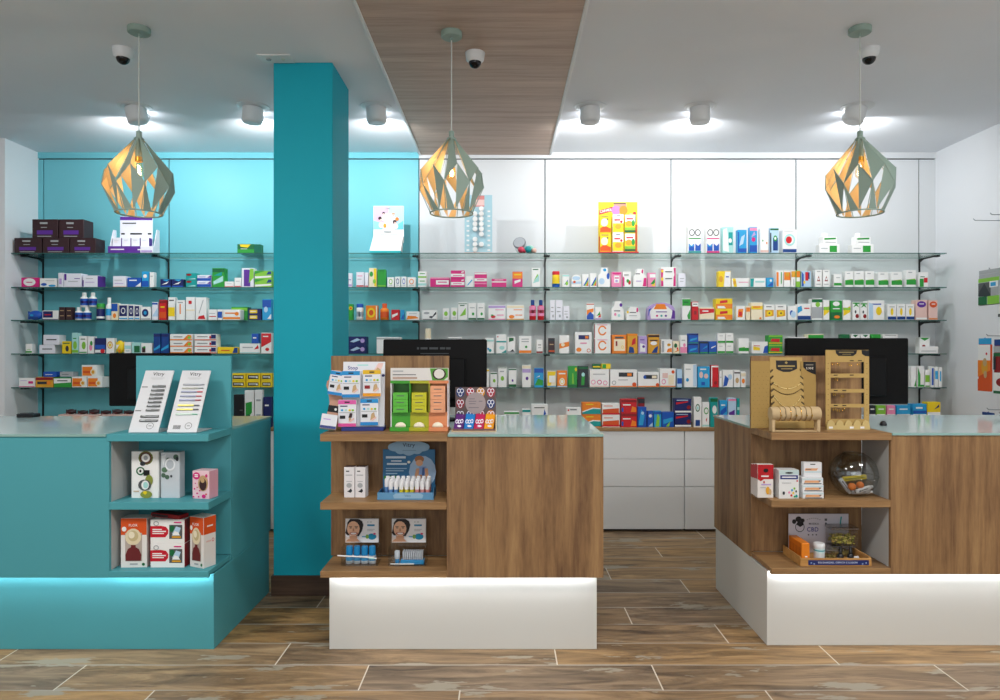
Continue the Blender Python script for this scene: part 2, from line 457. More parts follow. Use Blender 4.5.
# back wall: panels with joints, teal then white
SEAM = [PX(x, BACK) for x in (43.5, 169, 295, 419, 545, 671, 796, 919)]
mb = MB()
mb.box(-5.7, 4.0, BACK+.012, BACK+.14, 0, CEIL, mat('#3a3f42', .8))
edges = [LW] + SEAM + [RW]
g = .0045
for i in range(len(edges)-1):
    m = TEALW if i < 4 else BACKW
    mb.box(edges[i] + (g if i else 0), edges[i+1] - (g if i < len(edges)-2 else 0), BACK, BACK+.02, 0, CEIL-.062, m, .001)
    mb.box(edges[i], edges[i+1], BACK-.004, BACK+.02, CEIL-.052, CEIL, m)
struct(mb, 'wall_back')
mb = MB(); mb.box(-5.7, LW, 5.46, BACK+.14, 0, CEIL, WHITE); struct(mb, 'wall_left')
mb = MB(); mb.box(-5.82, -5.7, -4.0, 5.46, 0, CEIL, WHITE); struct(mb, 'wall_left_front')
mb = MB(); mb.box(RW, RW+.12, -4.0, BACK+.14, 0, CEIL, WHITE); struct(mb, 'wall_right')
# timber ceiling panel with white trims
x0, x1 = PX(421, BACK), PX(549, BACK)
mb = MB(); mb.box(x0, x1, -4.0, BACK-.006, CEIL-.022, CEIL-.001, CEILWOOD); struct(mb, 'ceiling_panel')
for i, (a, b_) in enumerate(((x0-.02, x0-.0005), (x1+.0005, x1+.02))):
    mb = MB(); mb.box(a, b_, -4.0, BACK-.006, CEIL-.028, CEIL-.001, mat('#e4e6e8', .5), .003); struct(mb, f'trim_{i+1}')
# pillar
p0, p1, py0, py1 = -1.357, -1.0075, 4.02, 4.44
mb = MB(); mb.box(p0, p1, py0, py1, 0, CEIL, TEALP, .003); struct(mb, 'pillar')
mb = MB(); mb.box(p0-.012, p1+.012, py0-.012, py1+.012, .0003, .118, SKIRT, .003); struct(mb, 'baseboard_pillar')

# ------------------------------------------------------------------ counters
SHADOWGAP = mat('#2a2a2a', .7)
GLASSTOP = mat('#cfe6e8', .07, 0, .5); GLASSEDGE = mat('#8fb3ad', .15)
LED = emit('#f4faff', 27.0)
GREYIN = mat('#b9bbba', .6)
PLW = plaster('white_plinth_laminate', '#d0d0cb', .45, .01, .01)
def counter(name, label, X0, X1, side, nookx, Yf, Yp, Yn, Yb, Mfront, Mshelf, Mplinth, Mside, px0=None, px1=None, topx=None, tower=None, inner=GREYIN):
    """side: end where the open display nook is ('L' or 'R'); nookx: where the nook meets the closed front"""
    t = thing(name, label, 'counter', ((X0+X1)/2, Yf, 0)); ox, oy = (X0+X1)/2, Yf
    def B(n, a0, a1, b0, b1, c0, c1, m, ch=.0015):
        k = MB(); k.box(a0-ox, a1-ox, b0-oy, b1-oy, c0, c1, m, ch); return k.obj(n, t)
    zb, zt = .366, 1.05
    a0, a1 = (nookx, X1) if side == 'R' else (X0, nookx)          # nook
    f0, f1 = (X0, nookx) if side == 'R' else (nookx, X1)          # closed front
    B('plinth', X0 if px0 is None else px0, X1 if px1 is None else px1, Yp, Yb-.03, .0004, zb-.001, Mplinth)
    B('front_panel', f0, f1, Yf, Yf+.02, zb, zt-.012, Mfront)
    sx = (X1-.02, X1) if side == 'R' else (X0, X0+.02)
    B('side_panel', sx[0], sx[1], Yn+.0205, Yb, zb, zt-.012, Mside)
    ox2 = (X0, X0+.02) if side == 'R' else (X1-.02, X1)
    B('side_panel', ox2[0], ox2[1], Yf+.0205, Yb, zb, zt-.012, Mside)
    tw = tower or (a0, a1)
    B('display_back_panel', tw[0], tw[1], Yn, Yn+.02, zb+.032, 1.42, Mfront)
    iw = (nookx-.02, nookx) if side == 'R' else (nookx, nookx+.02)
    B('nook_wall', iw[0], iw[1], Yf+.0205, Yn-.0005, zb+.032, 1.0145, inner)
    s0, s1 = (a0-.012, a1) if side == 'R' else (a0, a1+.004)
    B('display_shelf', s0, s1, Yf-.002, Yn-.0005, 1.015, 1.05, Mshelf)
    B('display_shelf', a0+.0005, a1-.0005, Yf-.001, Yn-.0005, .69, .725, Mshelf)
    B('display_shelf', a0+.0005, a1-.0005, Yf-.001, Yn-.0005, zb+.0085, .397, Mshelf)
    B('shelf_lip', a0+.0005, a1-.0005, Yf-.001, Yf+.02, zb, zb+.0083, Mshelf)
    B('base_board', f0+.001, f1-.001, Yf+.0345, Yb-.03, zb, zb+.018, Mside)
    # glass worktop, notched around the display end
    k = MB()
    if side == 'R': pts = [(X0, Yf-.006), (a0-.0135, Yf-.006), (a0-.0135, Yn+.0205), (X1, Yn+.0205), (X1, Yb+.02), (X0, Yb+.02)]
    else: pts = [(a1+.0055, Yf-.006), (X1, Yf-.006), (X1, Yb+.02), (X0, Yb+.02), (X0, Yn+.0205), (a1+.0055, Yn+.0205)]
    k.slab([(x-ox, y-oy) for x, y in pts], zt-.0115, zt, GLASSTOP, GLASSEDGE); k.obj('glass_worktop', t)
    # led strip under the front edge
    k = MB(); k.box((X0 if px0 is None else px0)+.01-ox, (X1 if px1 is None else px1)-.01-ox, .0215, .034, zb+.002, zb+.008, LED)
    k.obj('led_strip', t)
    return t
counter('service_counter', 'teal counter with an open shelf end beside the pillar', -3.7, -1.40, 'R', -1.874, 3.235, 3.293, 3.50, 4.10,
        TEALC, TEALC, TEALC, TEALC, tower=(-1.889, -1.40))
counter('service_counter', 'wood-front counter on white plinth in the middle, with tall display end', -.87, .478, 'L', -.268, 3.235, 3.293, 3.48, 4.17,
        OAK, OAKX, PLW, OAK, -.841, .454, tower=(-.88, -.276), inner=OAK)
counter('service_counter', 'wood-front counter on white plinth under the jewellery displays', 1.295, 3.69, 'L', 1.872, 3.283, 3.336, 3.55, 4.17,
        OAK, OAKX, PLW, OAK)

# ------------------------------------------------------------------ base cabinets and glass shelving
CABW = mat('#e2e4e4', .4)
CX = [LW+.004] + SEAM[1:7] + [RW-.004]
where = ['against the side wall behind the teal counter', 'behind the shelf end of the teal counter', 'behind the pillar', 'behind the middle counter',
         'seen between the two wooden counters', 'partly hidden by the jewellery counter', 'in the far corner behind the jewellery counter']
for i in range(7):
    a, b_ = CX[i]+.001, CX[i+1]-.001
    t = thing('drawer_cabinet', 'white handleless drawer cabinet ' + where[i], 'cabinet', ((a+b_)/2, 5.42, 0), 0, 'drawer cabinets along the back wall')
    w = b_ - a
    k = MB(); k.box(-w/2, w/2, .02, .42, .02, .803, CABW, .001); k.box(-w/2+.01, w/2-.01, .05, .42, .0004, .02, SHADOWGAP); k.obj('carcass', t)
    for z0, z1 in ((.022, .3585), (.3625, .5785), (.5825, .802)):
        k = MB(); k.box(-w/2+.003, w/2-.003, 0, .0195, z0, z1, CABW, .0015); k.obj('drawer_front', t)
k = MB(); k.box(LW+.002, RW-.002, 5.412, BACK-.001, .8035, .83, OAKX, .002)
tag(k.obj('wooden_worktop'), 'long wooden top running along the white drawer cabinets', 'worktop')
ROWZ = [2.239, 1.962, 1.694, 1.421, 1.146]
GL = glassy('#f3faf7', .05, 'shelf_glass'); GLE = mat('#37665f', .2); GLB = mat('#86aaa4', .2)
ordw = ['top', 'second', 'third', 'fourth', 'lowest']
bayw = ['in the outer teal bay', 'in the teal bay left of the pillar', 'in the narrow teal bay right of the pillar', 'in the first white bay',
        'in the second white bay', 'in the third white bay', 'in the last white bay']
SX = [LW+.003] + SEAM[1:7] + [3.605]
for r, z in enumerate(ROWZ):
    for i in range(7):
        k = MB(); a, b_ = SX[i]+.0015, SX[i+1]-.0015
        w = b_ - a
        vs = [(-w/2,0),(w/2,0),(w/2,.312),(-w/2,.312)]
        k.slab(vs, -.0065, 0, GL, [GLE, GLB, GLB, GLB])
        tag(k.obj('glass_shelf', None, ((a+b_)/2, 5.522, z)), f'{ordw[r]} glass shelf pane {bayw[i]}', 'shelf', 'glass shelf panes')
BLK = mat('#141517', .4)
upw = ['nearest the side wall', 'at the joint under the first hanging lamp', 'hidden behind the pillar', 'where teal panels meet white', 'between first and second white bays',
       'between second and third white bays', 'between third and last white bays', 'at the far end by the hanging packs']
for i, x in enumerate(SEAM):
    t = thing('shelf_upright', 'black slotted shelf upright with brackets ' + upw[i], 'shelf support', (x, BACK, 0), 0, 'shelf uprights')
    k = MB(); k.box(-.005, .005, -.012, -.0005, .8303, 2.245, BLK, .001); k.obj('upright', t)
    for z in ROWZ:
        k = MB(); zz = z - .007
        k.add([(sx, y, zq) for sx in (-.0045, .0045) for y, zq in ((-.0125, zz-.03), (-.0125, zz), (-.25, zz), (-.25, zz-.01), (-.06, zz-.012))],
              [(0,1,2,3,4), (9,8,7,6,5)] + [(j, 5+j, 5+(j+1) % 5, (j+1) % 5) for j in range(5)], BLK)
        k.box(-.026, .026, -.25, -.2, zz-.013, zz-.0005, BLK, .004)
        k.obj('bracket', t)
# ------------------------------------------------------------------ ceiling fixtures
LAMPG = mat('#8fa59b', .5); LAMPGOLD = mat('#d9bd8c', .5, .1); CANW = mat('#dfe2e4', .4)
def shade_mesh():
    R, ZM, ZH, ZT, RB = .173, .135, .225, .395, .112
    mb = MB()
    def P(a, r, z): a = math.radians(a) - PI/2; return Vector((r*math.cos(a), r*math.sin(a), z))
    def panel(pts):
        c = sum(pts, Vector()) / len(pts)
        n = (pts[1]-pts[0]).cross(pts[2]-pts[0]).normalized()
        if n.dot(Vector((c.x, c.y, 0))) < 0: pts = pts[::-1]; n = -n
        k = len(pts); q = [p - n*.0012 for p in pts]
        mb.add(pts, [tuple(range(k))], LAMPG)
        mb.add(q, [tuple(range(k-1,-1,-1))], LAMPGOLD)
        mb.add(pts + q, [(i, k+i, k+(i+1) % k, (i+1) % k) for i in range(k)], LAMPG)
    for i in range(8):
        a = -8 + 45*i
        Lp, Hp = P(a, R, ZM), P(a+22.5, R*.95, ZH)
        panel([P(a+3, .022, ZT), Lp, Hp])                                # upper strip (its two triangles)
        panel([P(a+3, .022, ZT), Hp, P(a+19, .022, ZT)])
        L2 = P(a+45, R, ZM)
        panel([Hp, L2, P(a+22.5, RB, .004)])                             # diamond below each opening
        panel([Lp, P(a+1, RB, .004), P(a+22, RB, .004)])                 # small spike from the ring
        mb.tube([Hp, L2], .0022, LAMPG, 5); mb.tube([P(a+19, .022, ZT), L2], .0012, LAMPG, 5)
        mb.tube([L2, P(a+42, RB, .004)], .0022, LAMPG, 5)
    mb.tube([P(k*11.25, RB, .003) for k in range(32)], .004, LAMPG, 6, True)
    mb.lathe([(.024, ZT-.004), (.026, ZT+.002), (.014, ZT+.012)], LAMPG, 16)
    return mb
def pendant(x, label):
    Y, zb = 3.59, 2.168
    t = thing('pendant_lamp', label, 'lamp', (x, Y, zb), 0, 'faceted hanging lamps')
    top = CEIL - zb - (.022 if abs(x+.27) < .1 else 0)
    k = MB(); k.lathe([(.052, top-.030), (.056, top-.027), (.056, top-.0008)], LAMPG, 24); k.lathe([(.006, top-.045), (.006, top-.03)], LAMPG, 10); k.obj('canopy', t)
    k = MB(); k.tube([(0,0,.43), (0,0,top-.03)], .0032, mat('#c9cdc8', .5), 8); k.obj('cord', t)
    shade_mesh().obj('shade', t)
    k = MB(); k.lathe([(.0175, .285), (.0175, .345), (.012, .40), (.014, .405), (.014, .435), (.004, .44)], LAMPG, 16); k.lathe([(.019,.275),(.019,.30)], mat('#c89a3c', .3, .8), 16); k.obj('socket', t)
    k = MB(); k.lathe([(.011, .274), (.018, .25), (.025, .222), (.022, .20), (.010, .188), (.0005, .186)], glassy('#fff3dc', .05, 'bulb_glass'), 16); b = k.obj('bulb', t)
    k = MB()
    k.tube([(.006*math.sin(a*1.9), .006*math.cos(a*1.9), .205 + .05*a/9) for a in range(10)], .0022, emit('#ffc278', 160), 6); k.obj('filament', b)
    L = bpy.data.lights.new('lamp_bulb_light', 'POINT'); L.energy = .6; L.color = (1, .86, .66); L.shadow_soft_size = .018
    o = bpy.data.objects.new('lamp_bulb_light', L); COL.objects.link(o); o.location = (0, 0, .222); o.parent = t
pendant(PX(139, 3.59), 'faceted green-grey hanging lamp over the teal counter')
pendant(PX(451.5, 3.59), 'faceted green-grey hanging lamp below the wooden ceiling strip')
pendant(PX(860, 3.59), 'faceted green-grey hanging lamp above the jewellery counter')
def camera_dome(x, Y, z, label):
    t = thing('security_camera', label, 'camera', (x, Y, z), 0, 'dome security cameras')
    k = MB(); k.lathe([(.038, -.054), (.050, -.042), (.054, -.02), (.056, -.0008)], CANW, 24); k.obj('housing', t)
    k = MB(); prof = [(.036*math.cos(a*PI/16), -.052 - .036*math.sin(a*PI/16)) for a in range(8)] + [(.0008, -.088)]
    k.lathe(prof[::-1], mat('#0c0d0f', .08), 20); k.obj('lens_dome', t)
camera_dome(PX(123, 3.84), 3.84, CEIL, 'white dome camera beside the hanging lamp over the teal counter')
camera_dome(PX(475, 3.84), 3.84, CEIL-.022, 'white dome camera fixed on the wooden ceiling strip')
camera_dome(PX(869, 3.84), 3.84, CEIL, 'white dome camera beside the lamp over the jewellery counter')
k = MB(); cx = PX(279, 3.97)
t = thing('ceiling_sensor', 'small white rectangular fitting on the ceiling in front of the pillar', 'sensor', (cx, 3.955, CEIL))
k.box(-.105, .085, -.055, .055, -.009, -.0006, CANW, .003); k.obj('plate', t)
k = MB(); k.lathe([(.014,-.014),(.016,-.0095)], mat('#8d9296'), 16, -.055); k.lathe([(.010,-.013),(.012,-.0095)], mat('#c9d0c4'), 16, .03); k.obj('indicator', t)
def downlight(px, label, tilt, power, turn=0.0):
    Y = 4.75; x = PX(px, Y)
    t = thing('ceiling_spotlight', label, 'spotlight', (x, Y, CEIL), 0, 'swivel ceiling spotlights')
    k = MB(); k.lathe([(.112, -.005), (.112, -.0008)], CANW, 28); k.lathe([(.088, -.009), (.1, -.005)], CANW, 28); k.obj('trim_ring', t)
    k = MB()   # the drum is turned on its side hinge, so that its mouth looks at the wall
    k.M = Matrix.Rotation(tilt, 4, 'Y')
    n = 28
    k.lathe([(.046, -.118), (.062, -.113), (.069, -.10), (.069, -.010)], CANW, n)
    k.obj('drum', t)
    k = MB(); k.M = Matrix.Rotation(tilt, 4, 'Y')
    k.add([(.05*math.cos(a), .073, -.058 + .042*math.sin(a)) for a in [2*PI*i/20 for i in range(20)]], [tuple(range(20))], emit('#f4f8ff', 30))
    k.tube([(.05*math.cos(a), .0705, -.058 + .042*math.sin(a)) for a in [2*PI*i/20 for i in range(20)]], .006, CANW, 6, True)
    k.obj('lit_mouth', t)
    L = bpy.data.lights.new('spot_beam', 'SPOT'); L.energy = power; L.color = (.96, .985, 1); L.spot_size = math.radians(168); L.spot_blend = 1.0; L.shadow_soft_size = .015
    o = bpy.data.objects.new('spot_beam', L); COL.objects.link(o); o.parent = t
    o.location = (x*.03 + turn, .15, -.09)
    d = Vector((x*.05 + turn*3, 1.0, -.62)); o.rotation_euler = d.to_track_quat('-Z', 'Y').to_euler()
SP = 33
downlight(135, 'white swivel spotlight behind the lamp over the teal counter', math.radians(-12), SP, -.07)
downlight(253, 'white swivel spotlight just left of the pillar', math.radians(4), SP)
downlight(376, 'white swivel spotlight between pillar and wooden ceiling strip', math.radians(-3), SP)
downlight(590, 'white swivel spotlight beside the wooden ceiling strip', 0, SP)
downlight(700, 'white swivel spotlight alone on the plain ceiling', 0, SP)
downlight(857, 'white swivel spotlight behind the lamp over the jewellery counter', math.radians(16), SP, .07)

# ------------------------------------------------------------------ monitors on the counters
MON = mat('#060607', .55, 0, .15); MON2 = mat('#0c0d0f', .6, 0, .15)
def monitor(label, x0, x1, ytop, Y, zbot, yaw, tilt=0.0, mark=False, port=False):
    w = (x1-x0)*Y/F; zt = PZ(ytop, Y); zc = 1.0505
    t = thing('till_monitor', label, 'monitor', (PX((x0+x1)/2, Y), Y, zc), yaw)
    h = zt - zbot
    R = Matrix.Translation((0, 0, zbot - zc)) @ Matrix.Rotation(tilt, 4, 'X')
    k = MB(); k.M = R
    k.box(-w/2, w/2, 0, .03, 0, h, MON, .006); k.box(-w*.3, w*.3, -.022, .001, h*.12, h*.72, MON2, .015)
    if mark:
        for j, (a, b_) in enumerate(((-.10, -.088), (-.08, -.04), (-.03, .02), (.03, .06), (.065, .09))): k.rect(a, b_, h*.85, h*.85+.012, -.001, mat('#34383c'))
        k.rect(-.08, .08, h*.78, h*.795, -.001, mat('#2d3135')); k.rect(-.05, .05, h*.75, h*.76, -.001, mat('#2d3135'))
    if port:
        k.box(w*.09, w*.2, -.004, 0, h*.08, h*.2, MON2); k.box(w*.1, w*.19, -.006, -.001, h*.1, h*.15, mat('#9aa0a4', .4))
    k.obj('casing', t)
    k = MB(); k.M = R; k.rect(-w/2+.012, w/2-.012, .012, h-.012, 0, mat('#050607', .1))
    k.v = [(v[0], v[1] + .0305*math.cos(tilt), v[2]) for v in k.v]; k.f = [q[::-1] for q in k.f]; k.obj('screen', t)
    k = MB(); k.box(-.035, .035, .03, .06, .012, zbot - zc + h*.45, MON, .004); k.obj('stand_neck', t)
    k = MB(); k.slab([(.13*math.cos(a), .05 + .09*math.sin(a)) for a in [2*PI*i/24 for i in range(24)]], .0004, .012, MON); k.obj('stand_foot', t)
    return t
monitor('black monitor standing behind the tall end of the teal counter', 108.5, 210, 353, 3.78, 1.138, 0, 0, port=True)
monitor('black monitor with faint grey mark, behind the middle counter display', 381.5, 486.5, 339, 3.80, 1.13, math.radians(-3), math.radians(-4), mark=True)
monitor('black monitor behind the kraft earring stand', 785, 911, 338, 3.70, 1.154, math.radians(3))

# ------------------------------------------------------------------ packs on hooks, right wall
WIRE = mat('#a8adb3', .3, .7)
HOOKG = 'wall hooks for hanging packs'
def hook(Y, z, length, label):
    k = MB(); k.tube([(0,0,0), (-length,0,.004), (-length-.012,0,.016)], .003, WIRE, 6); k.box(-.004, 0, -.012, .012, -.02, .02, WIRE, .001)
    tag(k.obj('wall_hook', None, (RW-.0004, Y, z)), label, 'hook', HOOKG)
def hangpack(name, label, Yc, wy, ztop, zbot, X, build):
    t = thing(name, label, 'pack', (X, Yc, ztop), -PI/2, 'packs hanging on the side wall')
    build(t, wy, ztop - zbot)
    return t
def pouch(face, decor, hdr, tilt=0.0):
    def f(t, w, h):
        k = MB(); m = pm(face)
        pts = [(-w/2, -h), (w/2, -h), (w/2, -h*.13), (-w/2, -h*.13)]
        k.M = Matrix.Translation((0,0,-h))
        k.box(-w/2, w/2, .002, .02, 0, h*.87, m, .006)
        prints(k, w, h*.87, decor, .0012)
        k.obj('pouch', t)
        k = MB(); k.M = Matrix.Translation((0,0,-h))
        k.box(-w/2, w/2, .006, .011, h*.87, h-.006, pm(hdr), .001)
        k.tube([(.012*math.cos(a), .0085, h-.016 + .014*math.sin(a)) for a in [PI*i/6 for i in range(7)]], .002, pm(hdr), 5)
        k.obj('header_card', t)
    return f
hook(4.84, 2.41, .24, 'bare wire hook high on the side wall, nearer one')
hook(5.00, 2.40, .25, 'bare wire hook high on the side wall, farther one')
hook(4.84, 2.02, .25, 'wire hook holding the grey and green pouch'); hook(4.70, 2.0, .28, 'wire hook holding the knee support pack')
hook(4.865, 1.548, .25, 'wire hook holding the orange insole pack'); hook(4.71, 1.535, .25, 'wire hook holding the dark red pack')
hook(4.86, 1.02, .25, 'lowest wire hook, with the blue-looped pack'); hook(4.74, 1.0, .25, 'lowest wire hook nearer the room')
hook(4.58, 2.36, .25, 'wire hook holding the pack with a bright blue top')
hangpack('hanging_pouch', 'grey and green pouch hanging on the side wall', 4.84, .21, 2.03, 1.77, 3.455,
         pouch('x', 'b:l:74:86 r:X:0:30:60:72 p:K:0,40;30,70;60,30;60,26;0,30 r:G:0:2:42:28 r:l:45:2:100:28 r:w:55:55:95:74 r:c:60:58:85:70', 'x'))
hangpack('hanging_pouch', 'white, blue and skin-coloured pouch beside the grey and green one', 4.66, .19, 2.0, 1.68, 3.46,
         pouch('w', 'r:c:8:78:60:94 p:z:20,6;95,6;95,60;50,72;20,60 p:s:30,6;60,6;70,50;45,60 b:X:0:8', 'h'))
hangpack('hanging_insole_pack', 'orange insole pack with blue top hanging on the side wall', 4.865, .125, 1.54, 1.155, 3.44,
         pouch('O', 'b:w:66:99 e:r:70:80:7:3 p:o:0,30;100,45;100,66;0,66 e:a:55:52:26:16 e:s:58:62:16:9 e:s:62:36:13:8 b:O:0:26', 'c'))
hangpack('hanging_sole_pack', 'dark red and white pack next to the orange insoles', 4.70, .17, 1.53, 1.145, 3.45,
         pouch('R', 'b:x:86:99 b:G:78:85 r:w:0:6:70:44 e:R:45:24:30:9 b:G:0:6 r:K:0:50:14:78', 'B'))
hangpack('hanging_blister_pack', 'pale pack with dark blue loop low on the side wall', 4.86, .12, 1.01, .80, 3.46, pouch('z', 'r:w:20:40:80:80 b:x:82:95', 'B'))
hangpack('hanging_blister_pack', 'pale pack with blue loop nearest the room, low on the side wall', 4.73, .11, .985, .79, 3.46, pouch('w', 'r:z:20:30:80:70 b:x:80:95', 'b'))
hangpack('hanging_pouch', 'pack with bright blue top at the picture edge, hung highest', 4.58, .18, 2.35, 2.02, 3.47, pouch('z', 'b:c:70:99 r:w:10:10:60:60', 'c'))
# ------------------------------------------------------------------ products on the shelves
Pd = product
# top shelf, outer teal bay: pyramid of dark boxes
dark = 'r:v:18:18:80:40 r:x:30:74:60:84 l:x:34:54:58:4 l:x:20:6:75:4'
for i, (a, b_) in enumerate(((14, 41.5), (42.5, 69), (69.6, 95.4))):
    Pd(1, a, b_, 237.8, 'd', dark, ['first', 'second', 'third'][i] + ' dark plum box in lower row', d=.135)
for i, (a, b_) in enumerate(((32, 58), (58.7, 83.6))):
    Pd(1, a, b_, 219.2, 'd', dark, ['left', 'right'][i] + ' dark plum box stacked on top', d=.135, lift=.1465)
for j in range(3):
    Pd(1, 237 + 3.1*j, 254.4 + 3.1*j, 244 + j*.1, 'G', 'p:y:14,96;80,96;62,62;20,70 b:g:4:40 l:w:20:44:60', ['front', 'middle', 'rear'][j] + ' green and yellow box in line', d=.072)
# second shelf, teal bays
Pd(2, 21, 38.6, 277.5, 'm', 'e:w:48:52:36:42 l:m:30:46:66:9', 'magenta carton with white disc')
Pd(2, 39.4, 56.4, 278.2, 'w', 'e:b:25:30:18:16 e:c:75:16:22:12 l:x:35:70:90', 'white carton with blue swoosh', d=.05)
Pd(2, 58, 63.4, 272.8, 'u', 'l:V:20:20:70:40', 'slim white carton standing upright')
Pd(2, 63.8, 81.6, 273.4, 'u', 'r:v:2:50:14:97 l:x:24:40:80 l:v:60:60:92', 'white carton with purple corner')
Pd(2, 82.2, 97.6, 275.6, 'u', 'r:v:-0:4:8:60 l:x:24:72:70 l:V:20:40:80 S:v', 'front white carton with purple sides', d=.07)
Pd(2, 84, 99.4, 275.4, 'u', 'l:x:24:72:70 S:v', 'rear white carton with purple sides', d=.09, dy=.08)
Pd(2, 112.8, 126.2, 276, 'u', 'l:V:12:30:80 l:x:10:60:70 b:z:2:10', 'pale lilac carton')
Pd(2, 127, 141, 277.6, 'b', 'p:w:60,5;100,50;100,5 l:w:15:66:70:12', 'bright blue carton')
Pd(2, 141.4, 148.6, 271.4, 'c', 'b:b:4:40 e:w:50:70:30:12', 'sky blue upright carton')
Pd(2, 149.2, 153.8, 272, 'w', 'l:x:20:70:80', 'thin white carton')
for i, (a, b_) in enumerate(((160, 171), (171.6, 183.4))):
    Pd(2, a, b_, 279, 'n', 'p:c:20,90;60,70;85,95;40,96 p:w:10,30;80,70;60,40 b:b:2:16', ['first', 'second'][i] + ' navy carton with white swoosh')
Pd(2, 185.5, 196.6, 273, 't', 'e:R:28:76:26:16 p:q:10,10;90,30;90,10', 'teal carton with red oval', n=2)
Pd(2, 197, 211.4, 275, 'u', 'b:b:4:50 p:v:70,60;100,100;100,50 l:b:10:66:60:8', 'white and blue carton', n=2)
Pd(2, 212, 224.6, 268, 'g', 'b:G:78:97 p:q:10,30;90,60;90,30;10,12 p:t:10,60;80,80;80,60', 'tall sea-green carton')
Pd(2, 222.6, 233.8, 281.5, 'w', 'b:r:4:16 l:x:20:60:80', 'low white carton with red edge')
Pd(2, 234.2, 241, 277.7, 'w', 'b:r:3:12 l:x:20:60:80', 'small white carton beside purple one')
Pd(2, 241.4, 253.8, 268, 'u', 'r:v:18:4:72:92 p:l:60,20;100,50;100,96;70,96', 'purple and green upright carton')
Pd(2, 254.6, 271.6, 270.7, 'l', 'p:w:0,5;100,20;100,40;0,30 p:B:70,50;100,60;100,92;82,92 p:g:0,60;60,96;0,96', 'lime, white and blue carton', n=2)
# third shelf, teal bays
Pd(3, 26, 41.4, 310.4, 'b', 'b:B:10:50 e:c:30:70:20:16', 'rounded blue pouch', kind='F', d=.05)
Pd(3, 42, 58.2, 310.4, 'w', 'r:n:4:25:66:92 l:r:14:50:54:10 b:n:2:10', 'white carton with navy field')
Pd(3, 58.6, 65.2, 307, 'd', 'l:s:20:70:80 l:s:20:30:80', 'dark brown carton, left of the pair')
Pd(3, 65.7, 72.3, 307, 'd', 'l:s:20:70:80 l:s:20:30:80', 'dark brown carton, right of the pair')
for i, (a, b_) in enumerate(((72.8, 80.7), (81, 89))):
    Pd(3, a, b_, 307, 'w', 'b:b:10:58 b:v:24:40', ['first', 'second'][i] + ' lower white-capped blue bottle', kind='B')
for i, (a, b_) in enumerate(((78, 86), (87, 94.6))):
    Pd(3, a, b_, 292.4, 'w', 'b:b:12:58 b:v:26:42', ['first', 'second'][i] + ' stacked white-capped blue bottle', kind='B', lift=.122)
Pd(3, 91, 102.6, 303.4, 'n', 'b:w:10:22 b:n:22:60 b:l:70:74', 'navy jar with green lid', kind='J', cap='g')
Pd(3, 104.2, 110.6, 297.4, 'w', 'b:c:20:50', 'slim white bottle', kind='B')
Pd(3, 111, 117.8, 303, 'e', 'b:b:52:97 e:o:50:26:26:14', 'blue and beige carton')
for i, (a, b_) in enumerate(((118.6, 127.6), (128.2, 133.8), (134.3, 139.6))):
    Pd(3, a, b_, 304 + .4*i, 'w', 'r:n:5:24:95:92 o:w:50:58:26:20 b:c:6:14', ['first', 'second', 'third'][i] + ' navy and white vitamin carton')
Pd(3, 140.4, 150.6, 306.7, 'w', 'e:n:46:54:34:30 e:c:46:54:16:14 b:x:4:12', 'white carton with navy roundel')
Pd(3, 151.8, 158, 302, 'u', 'p:h:0,20;100,70;100,20 b:b:86:96', 'pale carton with blue top')
Pd(3, 158.8, 166.2, 299.7, 'r', 'b:O:10:40 l:y:20:60:80:8 b:R:84:97', 'red and orange upright carton')
Pd(3, 168, 175, 297.2, 'w', 'b:y:16:56 b:w:60:70 l:X:14:84:86', 'white and yellow upright carton')
Pd(3, 175.8, 184.8, 300, 'w', 'l:o:40:30:54:50 l:x:20:86:80', 'white carton with orange writing')
Pd(3, 185.6, 194.8, 297, 'w', 'b:e:40:46 r:r:30:70:66:84', 'tall white carton with red emblem')
Pd(3, 195.2, 206.4, 297.4, 'w', 'p:r:20,4;92,4;80,22;30,16 p:x:30,30;70,90;76,88;36,28', 'white carton with red foot')
Pd(3, 208, 217, 309.4, 'w', 'l:r:10:30:90:8 l:x:10:60:80', 'small white carton with red line')
Pd(3, 217.4, 222.4, 309.4, 'w', 'b:b:20:80', 'small white and blue carton')
Pd(3, 222.8, 240.4, 309.5, 'w', 'b:o:8:28 l:o:12:60:70:12 e:o:80:60:12:18', 'white carton with orange foot')
Pd(3, 231, 247.6, 306.8, 'g', 'b:l:70:92 l:w:20:40:70', 'green carton behind the orange one', dy=.09)
Pd(3, 248, 261.4, 308.6, 'n', 'r:y:12:20:70:80 l:w:16:44:60:14', 'navy and yellow carton', n=2)
Pd(3, 262, 271.4, 299, 'c', 'b:b:60:96 p:w:55,5;100,30;100,5 e:h:40:50:22:14', 'tall blue carton by the pillar')
# fourth shelf, teal bays
Pd(4, 25.2, 32, 343.8, 'w', 'b:g:8:26 l:l:20:40:80', 'lone small white and green carton')
Pd(4, 38.8, 54.6, 344.8, 'u', 'l:X:20:46:84:12', 'lower white carton with grey lettering', d=.09)
Pd(4, 43, 59.2, 334.8, 'u', 'l:X:20:46:84:12', 'upper white carton with grey lettering', lift=.0815, d=.09)
for i, (a, b_) in enumerate(((55.2, 61.4), (61.8, 70.6))):
    Pd(4, a, b_, 341.2, 'y', 'e:K:60:40:20:24 l:G:10:80:90:8', ['first', 'second'][i] + ' yellow carton')
Pd(4, 71.5, 78.4, 332.7, 'q', 'b:l:4:18 l:g:20:70:70 e:l:50:40:30:20', 'pale green tall carton')
Pd(4, 78.8, 87, 336, 'w', 'b:g:4:10 e:l:60:46:26:22 l:G:20:80:80', 'white carton with green leaf')
Pd(4, 87.4, 93.8, 336.4, 'w', 'e:p:50:36:26:20 e:g:60:60:22:14', 'white carton with pink and green print')
